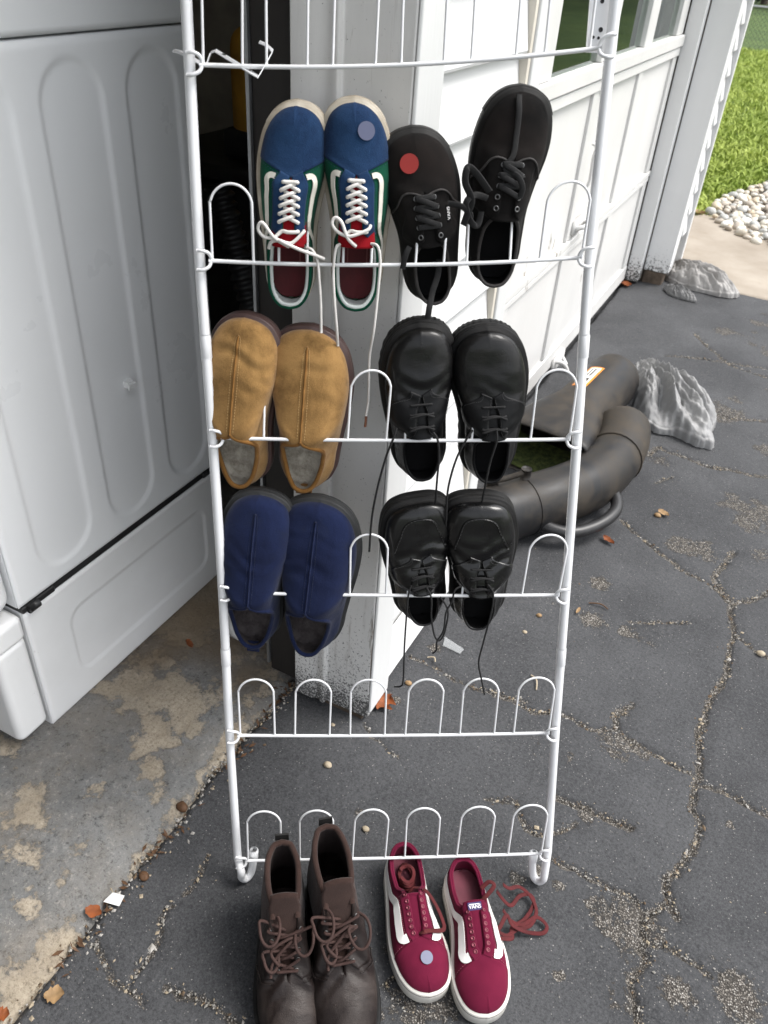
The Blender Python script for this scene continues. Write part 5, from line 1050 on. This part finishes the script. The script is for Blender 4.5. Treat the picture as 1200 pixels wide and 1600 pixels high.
def shrub(x, y, h, r, lab, k):
    e = empty('shrub', lab, 'shrub', (x, y, -.05), 'shrubs along the far fence'); nL = 2600; rr = np.random.default_rng(k)
    u = rr.normal(size=(nL, 3)); u /= np.linalg.norm(u, axis=1)[:, None]; rad = rr.uniform(.55, 1, nL) ** .5
    bump_ = 1 + .35 * (fbm(u[:, 0] * 2.5 + 9 + k, u[:, 1] * 2.5 + u[:, 2] * 2 + 9, 3, k) - .5) * 2
    P = u * (rad * bump_)[:, None] * np.array([r, r, h * .5]) + np.array([0, 0, h * .52]); a = rr.normal(size=(nL, 3)); a /= np.linalg.norm(a, axis=1)[:, None]; b = np.cross(a, rr.normal(size=(nL, 3))); b /= np.linalg.norm(b, axis=1)[:, None]; s_ = rr.uniform(.10, .2, nL)[:, None]
    V = np.stack([P - a * s_, P + b * s_ * .55, P + a * s_, P - b * s_ * .55], 1).reshape(-1, 3); mk('crown', (V, [(4 * i, 4 * i + 1, 4 * i + 2, 4 * i + 3) for i in range(nL)]), LEAFM[k % 2], e, False)
    mk('trunk', tube([(0, 0, 0), (.05, .03, h * .35), (-.03, .05, h * .7)], [.12, .09, .04], 8), M_BARK, e)
for k, (x, y, h, r, lab) in enumerate([(-3.2, 33, 5.5, 3.4, 'dark green shrub behind the chain-link fence, nearest the garage'), (3.2, 31, 6.5, 3.6, 'tall dark shrub to the right behind the fence'), (8.5, 26, 7.5, 3.8, 'tall dark shrub seen only in the door windows, nearest the drive'), (13.5, 22, 7., 3.6, 'dark shrub seen only in the door windows, farthest right')]): shrub(x, y, h, r, lab, k)
# ---- black leaf-vacuum tubes
t = NT('tube_plastic'); dust = t.ramp(t.noise(5, 7, .7, dist=.4), [(.42, 0), (.70, .8)]); t.color(t.mix(dust, (.012, .012, .013), (.070, .056, .040))); t.rough(t.mix(dust, (.42,) * 3, (.85,) * 3)); t.b.inputs['Specular IOR Level'].default_value = .3; t.bump(t.noise(300, 3), .15, .0008); M_TUBE = t.m
t = NT('moss'); t.color(t.mix(t.ramp(t.noise(60, 5), [(.35, 0), (.7, 1)]), (.03, .045, .012), (.12, .15, .04))); t.rough(1); t.bump(t.noise(160, 4), .9, .006); M_MOSS = t.m
def loft(secs): P = np.array(secs); return grid(P, False, True)
def ring_sec(c, ax, upv, w, h, p, n=32):     # superellipse section
    ax = np.asarray(ax, float); ax /= np.linalg.norm(ax); s_ = np.cross(ax, upv); s_ /= np.linalg.norm(s_); u_ = np.cross(s_, ax); a = np.linspace(0, 2 * math.pi, n, endpoint=False)
    cx = np.sign(np.cos(a)) * np.abs(np.cos(a)) ** (2 / p); cy_ = np.sign(np.sin(a)) * np.abs(np.sin(a)) ** (2 / p)
    return np.asarray(c) + np.outer(cx * w, s_) + np.outer(cy_ * h, u_)
e0 = at_z(960, 590, .10); q0 = at_z(846, 712, .085); q0 = q0 + np.array([-.01, .0, 0]); axv = e0 - q0; axl = np.linalg.norm(axv); ax = axv / axl
v1 = empty('vacuum_tube', 'straight dusty black plastic vacuum tube with a mossy square mouth', 'plastic tube', (q0[0], q0[1], 0)); vl = lambda o: (lambda vf: (np.asarray(vf[0]) - np.array(o.location), vf[1]))
secs = [ring_sec(q0 + ax * axl * f, ax, (0, 0, 1), w, hh, p) for f, w, hh, p in [(0, .150, .088, 6), (.05, .148, .088, 5), (.25, .128, .093, 3.4), (.42, .106, .097, 2.3), (.5, .098, .098, 2), (.95, .098, .098, 2), (.985, .094, .094, 2), (1.0, .08, .08, 2), (1.003, .02, .02, 2)]]
o = mk('tube', vl(v1)(loft(secs)), M_TUBE, v1); sm = o.modifiers.new('thick', 'SOLIDIFY'); sm.thickness = .006; sm.offset = -1
P = [ring_sec(q0 + ax * axl * f, ax, (0, 0, 1), .136 - .05 * f, .080, 4)[[i % 32 for i in range(15, 31)]] + np.array([0, 0, .006]) for f in (.01, .1, .2, .3)]
mk('moss', vl(v1)(grid(np.array(P))), M_MOSS, v1)
sv = np.cross(ax, (0, 0, 1)); uv = np.cross(sv, ax); lb = q0 + ax * axl * .60 + uv * .0995 * .86 - sv * .0995 * .50
def cyl_patch(f0, f1, a0, a1, rr, n=8): return grid(np.array([[q0 + ax * axl * f + rr * (math.cos(a) * sv + math.sin(a) * uv) for a in np.linspace(a0, a1, n)] for f in np.linspace(f0, f1, 6)]))
mk('sticker_border', vl(v1)(cyl_patch(.50, .76, 1.55, 2.05, .0992)), basic('orange_label', (.75, .26, .03), .5), v1); mk('sticker', vl(v1)(cyl_patch(.515, .745, 1.62, 1.98, .0996)), basic('white_label', (.72, .71, .68), .5, .1), v1)
mk('sticker_print', vl(v1)(join(cyl_patch(.53, .60, 1.68, 1.92, .0999), cyl_patch(.63, .73, 1.74, 1.80, .0999), cyl_patch(.63, .73, 1.86, 1.90, .0999))), basic('label_print', (.08, .07, .06), .6), v1)
tp_ = [at_z(700, 836, .085), at_z(785, 801, .085), at_z(868, 775, .085), at_z(922, 752, .085), at_z(956, 720, .087), at_z(970, 692, .088), at_z(971, 668, .088)]
path = spline(tp_, 40); v2 = empty('vacuum_elbow', 'bent black vacuum tube with a moulded handle lying on the drive', 'plastic tube', (path[20][0], path[20][1], 0))
rad = np.concatenate([np.full(28, .083), np.linspace(.083, .090, 10), [.084, .05]])
mk('tube', vl(v2)(tube(path, rad, 28, up=(0, 0, 1))), M_TUBE, v2)
mk('seam_ridge', vl(v2)(tube(path[26] + .0 * path[26] + np.array([ring_sec(path[27], path[28] - path[26], (0, 0, 1), .085, .085, 2, 28)[i] - path[26] for i in range(28)]), .003, 6, True)), M_TUBE, v2)
for q in (9,): mk('rib', vl(v2)(tube(np.array(ring_sec(path[q], path[q + 1] - path[q - 1], (0, 0, 1), .0835, .0835, 2, 28)), .0022, 5, True)), M_TUBE, v2)
hp_ = [at_z(836, 812, .062), at_z(862, 826, .055), at_z(893, 832, .05), at_z(928, 823, .05), at_z(955, 806, .055), at_z(964, 788, .06), at_z(955, 762, .07)]
mk('handle', vl(v2)(tube(spline(hp_, 40), .0175, 12)), M_BLK, v2)
cl = [at_z(768, 752, .165), at_z(790, 748, .185), at_z(822, 738, .185)]; mk('clamp_lever', vl(v2)(join(tube(cl, .008, 8), tube([cl[2] - np.array([0, .0, .02]), cl[2] + np.array([0, 0, .012])], .015, 10), tube([cl[0] - np.array([0, 0, .03]), cl[0] + np.array([0, 0, .012])], .019, 10))), M_TUBE, v2)
# ---- crumpled plastic bags
def bagmat(name, c, c2):
    t = NT(name); n = t.noise(7, 5, .6, dist=1.2); t.color(t.mix(t.ramp(n, [(.3, 0), (.7, 1)]), c, c2)); t.rough(.42); t.b.inputs['Specular IOR Level'].default_value = .45; t.bump(t.noise(24, 5, .6, dist=2.5, stretch=(1, 2.2, 1)), .5, .006); t.b.inputs['Alpha'].default_value = .93; return t.m
M_BAG = bagmat('grey_bag', (.20, .20, .20), (.30, .30, .30)); M_BAG2 = bagmat('pale_grey_bag', (.24, .23, .22), (.36, .35, .34)); M_BAG3 = bagmat('dark_grey_bag', (.11, .11, .11), (.2, .2, .2))
def crumple(rx, ry, H, lobes, seed, nr=70, nu=220):
    """thin film gathered into a low heap: long sharp folds fanning from a knot, ragged outline"""
    rr = np.random.default_rng(seed); Rr2, U = np.meshgrid(np.linspace(0, 1, nr), np.linspace(0, 2 * math.pi, nu, endpoint=False), indexing='ij')
    out = np.ones(U.shape)
    for ph, am, sh in lobes: out += am * np.exp(sh * (np.cos(U - ph) - 1))
    out += .10 * (fbm(np.cos(U) * 2.4 + 9, np.sin(U) * 2.4 + 9, 4, seed) - .5) * 2
    x, y = Rr2 * out * np.cos(U), Rr2 * out * np.sin(U)
    z = np.clip(1 - Rr2 ** 2.4, 0, 1) ** .62
    def ridged(u, v, s_): return 1 - np.abs(fbm(u, v, 3, s_) - .5) * 4.
    kx, ky = -.9, .35; an = np.arctan2(y - ky, x - kx); dd = np.hypot(x - kx, y - ky)
    f1 = ridged(an * 3.1 + 20 + .5 * fbm(x * 2 + 9, y * 2 + 9, 2, seed + 1), dd * .7 + 20, seed + 2)
    f2 = ridged(x * 1.1 + y * 2.6 + 30, y * .6 - x * .4 + 30, seed + 5); f3 = ridged(an * 9 + x * 3 + 40, dd * 3.2 + 40, seed + 8)
    z = z * (.60 + .40 * f1 + .20 * f2) + .10 * f3 * np.clip(1 - Rr2 ** 4, 0, 1) + .05 * (Rr2 > .97)
    edge = 1 + .05 * f3 * Rr2
    P = np.stack([x * rx * edge, y * ry * edge, np.maximum(z * H, .002)], -1); P[-1, :, 2] = 0
    return grid(P, False, True)
for (p, r3, rz, m_, sd, lobes, lab) in [((1032, 641), (.200, .130, .135), -.55, M_BAG, 3, [(-.35, .38, 14), (2.6, .25, 8), (1.2, .15, 6), (-1.2, .22, 20)], 'crumpled grey plastic bag beside the black tubes'), ((1088, 446), (.175, .095, .090), -.28, M_BAG2, 8, [(0, .2, 5), (2.9, .3, 12), (1.8, .25, 14)], 'pale grey plastic bag on the walk at the garage corner'), ((1060, 462), (.065, .045, .04), -.5, M_BAG3, 12, [(0., .5, 10), (3.1, .4, 12)], 'small dark grey scrap of plastic bag at the foot of the jamb')]:
    g = at_z(*p); e = tag(mk('plastic_bag', crumple(*r3, lobes, sd), m_), lab, 'plastic bag', 'plastic bags'); e.location = (g[0], g[1], .004); e.rotation_euler = (0, 0, rz)
# ---- garage clutter in the dark
g = at_plane(350, 250, (0, 1.75, 0), (0, 1, 0)); ce = empty('storage_bin', 'black storage bin standing in the dark garage behind the washer', 'storage bin', (-1.15, 1.95, .005)); bevel(mk('tub', box((-.42, -.22, 0), (.32, .26, .80)), M_BLK, ce, False), .03); bevel(mk('lid', box((-.44, -.24, .801), (.34, .28, .845)), M_BLK, ce, False), .015)
yb = empty('tool_bag', 'yellow and black tool bag on top of the storage bin', 'tool bag', (-1.13, 1.92, .852)); bevel(mk('body', box((-.22, -.14, 0), (.24, .14, .30)), basic('yellow_nylon', (.42, .21, .02), .8, .3, 12, 60, .4, .004), yb, False), .05, 4); bevel(mk('base', box((-.23, -.15, -.002), (.25, .15, .075)), M_BLK, yb, False), .02, 3); mk('handle', tube(spline([(.06, -.16, .04), (.08, -.19, .12), (.15, -.19, .15), (.2, -.18, .10), (.2, -.16, .03)], 24), .014, 8), M_BLK, yb)
hz_ = [at_plane(352 + 20 * q, 330 + 70 * q, (0, 1.45, 0), (0, 1, 0)) for q in np.linspace(-.6, 5, 30)]; hz_ = np.array(hz_); rad = .028 + .004 * np.sin(np.linspace(0, 160, 240))
hs_ = tag(mk('ribbed_hose', tube(spline(hz_, 240), rad, 12), M_BLK), 'black ribbed hose hanging beside the storage bin in the garage', 'hose')
g = at_z(397, 988, .0); sk = empty('plastic_sack', 'white plastic sack with an orange corner on the garage floor', 'sack', (g[0], g[1], .006)); sk.rotation_euler = (0, 0, .6); mk('body', blob(.070, .055, .045, 40, 24, .3, 2.2, 5, True), bagmat('white_sack', (.52, .53, .52), (.66, .66, .65)), sk); mk('orange_print', (np.asarray(blob(.035, .03, .02, 20, 12, .3, 2.2, 6, True)[0]) + np.array([.052, .03, .045]), blob(.035, .03, .02, 20, 12, .3, 2.2, 6, True)[1]), basic('orange_print', (.62, .09, .015), .5), sk)
# ---- leaves and litter
def leaf_vf(l, w, curl, jag, seed):
    rr = random.Random(seed); n = 12; P = np.zeros((n, 5, 3))
    for i in range(n):
        k = i / (n - 1); ww = w * math.sin(math.pi * min(max(k, .02), .98)) ** .7 * (1 + jag * (rr.random() - .5) * 2)
        for j, u in enumerate((-1, -.5, 0, .5, 1)): P[i, j] = (l * (k - .5), u * ww, curl * (u * u) * w + curl * .6 * l * (k - .5) ** 2 + .002)
    return grid(P)
LC = {'orange': (.22, .06, .014), 'brown': (.085, .04, .016), 'tan': (.27, .17, .08), 'pale': (.36, .30, .215), 'dark': (.045, .028, .02)}
LM = {k: basic(k + '_leaf', c, .7, .3, 60, 120, .4, .002) for k, c in LC.items()}
for (px, l, w, curl, jag, c, rz, lab) in [((600, 1100), .050, .017, .5, .9, 'orange', 1.4, 'curled orange-brown leaf lying at the foot of the post'), ((147, 1428), .030, .010, .2, .3, 'orange', .2, 'orange leaf scrap on the broken slab edge'), ((1036, 803), .036, .013, .3, .3, 'tan', -.4, 'tan leaf beside the black tube handle'), ((950, 846), .040, .011, .5, .3, 'orange', -.5, 'small orange leaf under the tube handle'), ((978, 446), .05, .03, .3, .4, 'orange', .3, 'orange leaf at the foot of the far door jamb'), ((1088, 334), .10, .04, .4, .4, 'tan', .1, 'tan leaf on the walk at the garage corner'), ((1172, 331), .09, .05, .3, .3, 'brown', .4, 'brown leaf on the river stones'), ((545, 1100), .052, .020, .3, .2, 'dark', -.3, 'dark dry leaf curled against the post footing'), ((297, 1010), .030, .008, .3, .3, 'orange', -.5, 'small rust-coloured leaf on the garage floor'), ((85, 1556), .030, .012, .3, .3, 'tan', .6, 'tan leaf scrap near the bottom left corner'), ((5, 1590), .022, .010, .3, .3, 'orange', .6, 'reddish scrap at the bottom left corner'), ((903, 955), .026, .005, .3, .3, 'tan', 1.5, 'narrow yellow leaf by the right rail')]:
    o = tag(mk('fallen_leaf', leaf_vf(l, w, curl, jag, int(px[0])), LM[c]), lab, 'leaf', 'fallen leaves'); g = at_z(*px, .004); o.location = (g[0], g[1], .004 + (.006 if g[0] < -.67 else 0)); o.rotation_euler = (0, 0, rz)
for (px, r_, c, lab) in [((512, 1196), .009, 'pale', 'pale chip of stone on the asphalt under the rack'), ((571, 1296), .007, 'pale', 'pale chip between the boots and the rack rung'), ((1027, 806), .010, 'tan', 'small round pebble near the tan leaf'), ((842, 962), .007, 'tan', 'brown acorn-like pebble right of the rack rung'), ((820, 988), .006, 'pale', 'tiny pale pebble below the acorn-like one'), ((638, 1068), .008, 'tan', 'round tan pebble by the dangling lace'), ((1188, 1022), .010, 'pale', 'white pebble at the right edge of the drive'), ((285, 1262), .012, 'brown', 'round brown nut in the slab joint, upper'), ((225, 1370), .010, 'brown', 'round brown nut in the slab joint, lower'), ((520, 1133), .005, 'pale', 'small pale pebble before the post')]:
    o = tag(mk('pebble', blob(r_, r_ * .8, r_ * .6, 16, 10, .5, 2., int(px[0]) % 50, True), LM[c]), lab, 'pebble', 'loose pebbles'); g = at_z(*px, .002); o.location = (g[0], g[1], .001)
o = tag(mk('paper_scrap', (np.array([(-.016, -.007, .001), (.014, -.009, .003), (.017, .008, .006), (-.006, .010, .002)]), [(0, 1, 2, 3)]), basic('white_paper', (.75, .75, .73), .7), None, False), 'white paper scrap in the joint by the broken slab edge', 'paper'); g = at_z(178, 1405, .01); o.location = (g[0], g[1], .009); o.rotation_euler = (.2, 0, .3)
t = NT('clear_tape'); t.color((.55, .57, .58)); t.rough(.25); t.b.inputs['Alpha'].default_value = .38; tape = np.array([at_z(*p, .004) for p in C7([(850, 385), (950, 450), (930, 475), (840, 432)])]); o = tag(mk('plastic_strip', (tape - tape[0], [(0, 1, 2, 3)]), t.m, None, False), 'strip of clear plastic tape on the asphalt behind the laces', 'tape'); o.location = tuple(tape[0] + np.array([0, 0, .002]))
for px0, px1, lab in [((920, 942), (950, 952), 'bent brown twig on the worn patch of asphalt'), ((830, 1055), (838, 1078), 'thin pale straw by the fourth rung'), ((668, 1027), (680, 1034), 'short pale straw behind the third rung')]:
    a_, b_ = at_z(*px0, .005), at_z(*px1, .004); o = tag(mk('twig', tube(spline([a_ - a_, (b_ - a_) * .5 + np.array([.004, .006, .004]), b_ - a_], 10), .0018, 6), LM['brown' if px0[0] > 900 else 'pale']), lab, 'twig', 'twigs on the asphalt'); o.location = tuple(a_)
# ---- loose grit: in the slab joint and along the cracks
def grit(name, pts, sizes, mats, lab):
    oct_ = np.array([(1, 0, 0), (-.8, .2, 0), (0, .9, .1), (.1, -.8, 0), (0, 0, .7), (.1, 0, -.6)]); of = [(0, 2, 4), (2, 1, 4), (1, 3, 4), (3, 0, 4), (2, 0, 5), (1, 2, 5), (3, 1, 5), (0, 3, 5)]
    n = len(pts); an = rng.uniform(0, 6.28, n); V = []; F = []; mi = []
    st_ = np.stack([rng.uniform(.7, 1.5, n), rng.uniform(.6, 1.1, n), rng.uniform(.5, 1., n)], 1)
    for i in range(n):
        c, s_ = math.cos(an[i]), math.sin(an[i]); q = oct_ * st_[i] * sizes[i]; V.append(np.stack([q[:, 0] * c - q[:, 1] * s_, q[:, 0] * s_ + q[:, 1] * c, q[:, 2]], 1) + pts[i]); F += [tuple(6 * i + k for k in f) for f in of]; mi += [int(rng.integers(len(mats)))] * 8
    me = mesh_data(name, np.concatenate(V), F, False)
    for m_ in mats: me.materials.append(m_)
    me.polygons.foreach_set('material_index', mi); return tag(obj(name, me), lab, kind='stuff')
GM = [basic('grit_%s' % k, c, .9, .3, 200) for k, c in (('grey', (.22, .21, .19)), ('tan', (.30, .25, .18)), ('white', (.34, .325, .30)), ('brown', (.11, .075, .045)), ('dark', (.05, .045, .04)))]
pts = []
for _ in range(1500):
    y = rng.uniform(.1, 1.02); x = -.660 + rng.normal() * .013 + .02 * (float(fbm(np.array([3.]), np.array([y * 5]), 4, 60)[0]) - .5); pts.append((x, y, rng.uniform(-.012, .004)))
grit('joint_debris', pts, np.minimum(rng.gamma(2., .0012, 1500) + .0008, .0052), GM, 'crumbled concrete, dirt and chips in the joint between slab and asphalt')
pts = []; 
for pl, w in CRACKS:
    g2 = np.array([at_z(*p)[:2] for p in pl])
    for p, q in zip(g2[:-1], g2[1:]):
        for _ in range(int(np.linalg.norm(q - p) * 420)):
            f = rng.uniform(); c = p + (q - p) * f + rng.normal(size=2) * (w * .6 + .002); pts.append((c[0], c[1], rng.uniform(-.005, .001)))
pts += [(x, y, .0005) for x, y in zip(rng.uniform(-.6, .9, 350), rng.uniform(.25, 3.2, 350))]
grit('crack_gravel', pts, rng.gamma(2., .0007, len(pts)) + .0005, [GM[0], GM[1], GM[0], GM[1], GM[3], GM[2]], 'loose gravel in the cracks of the asphalt')
# dry leaf crumbs in the joint
pts = []
V, F = [], []; n0 = 0
for k in range(90):
    y = rng.choice([.55, .8, .62, .45, .35, .9, .98, 1.01]) + rng.normal() * .03; x = -.662 + rng.normal() * .012; l = rng.uniform(.004, .011); a = rng.uniform(0, 6.28); d = np.array([math.cos(a), math.sin(a), rng.uniform(-.3, .5)]); b = np.array([-d[1], d[0], 0]) * rng.uniform(.1, .4); c = np.array([x, y, .004])
    V += [c - d * l, c + b * l, c + d * l, c - b * l]; F.append((n0, n0 + 1, n0 + 2, n0 + 3)); n0 += 4
tag(obj('leaf_crumbs', mesh_data('leaf_crumbs', V, F, False), LM['brown']), 'brown leaf crumbs caught in the slab joint', kind='stuff')
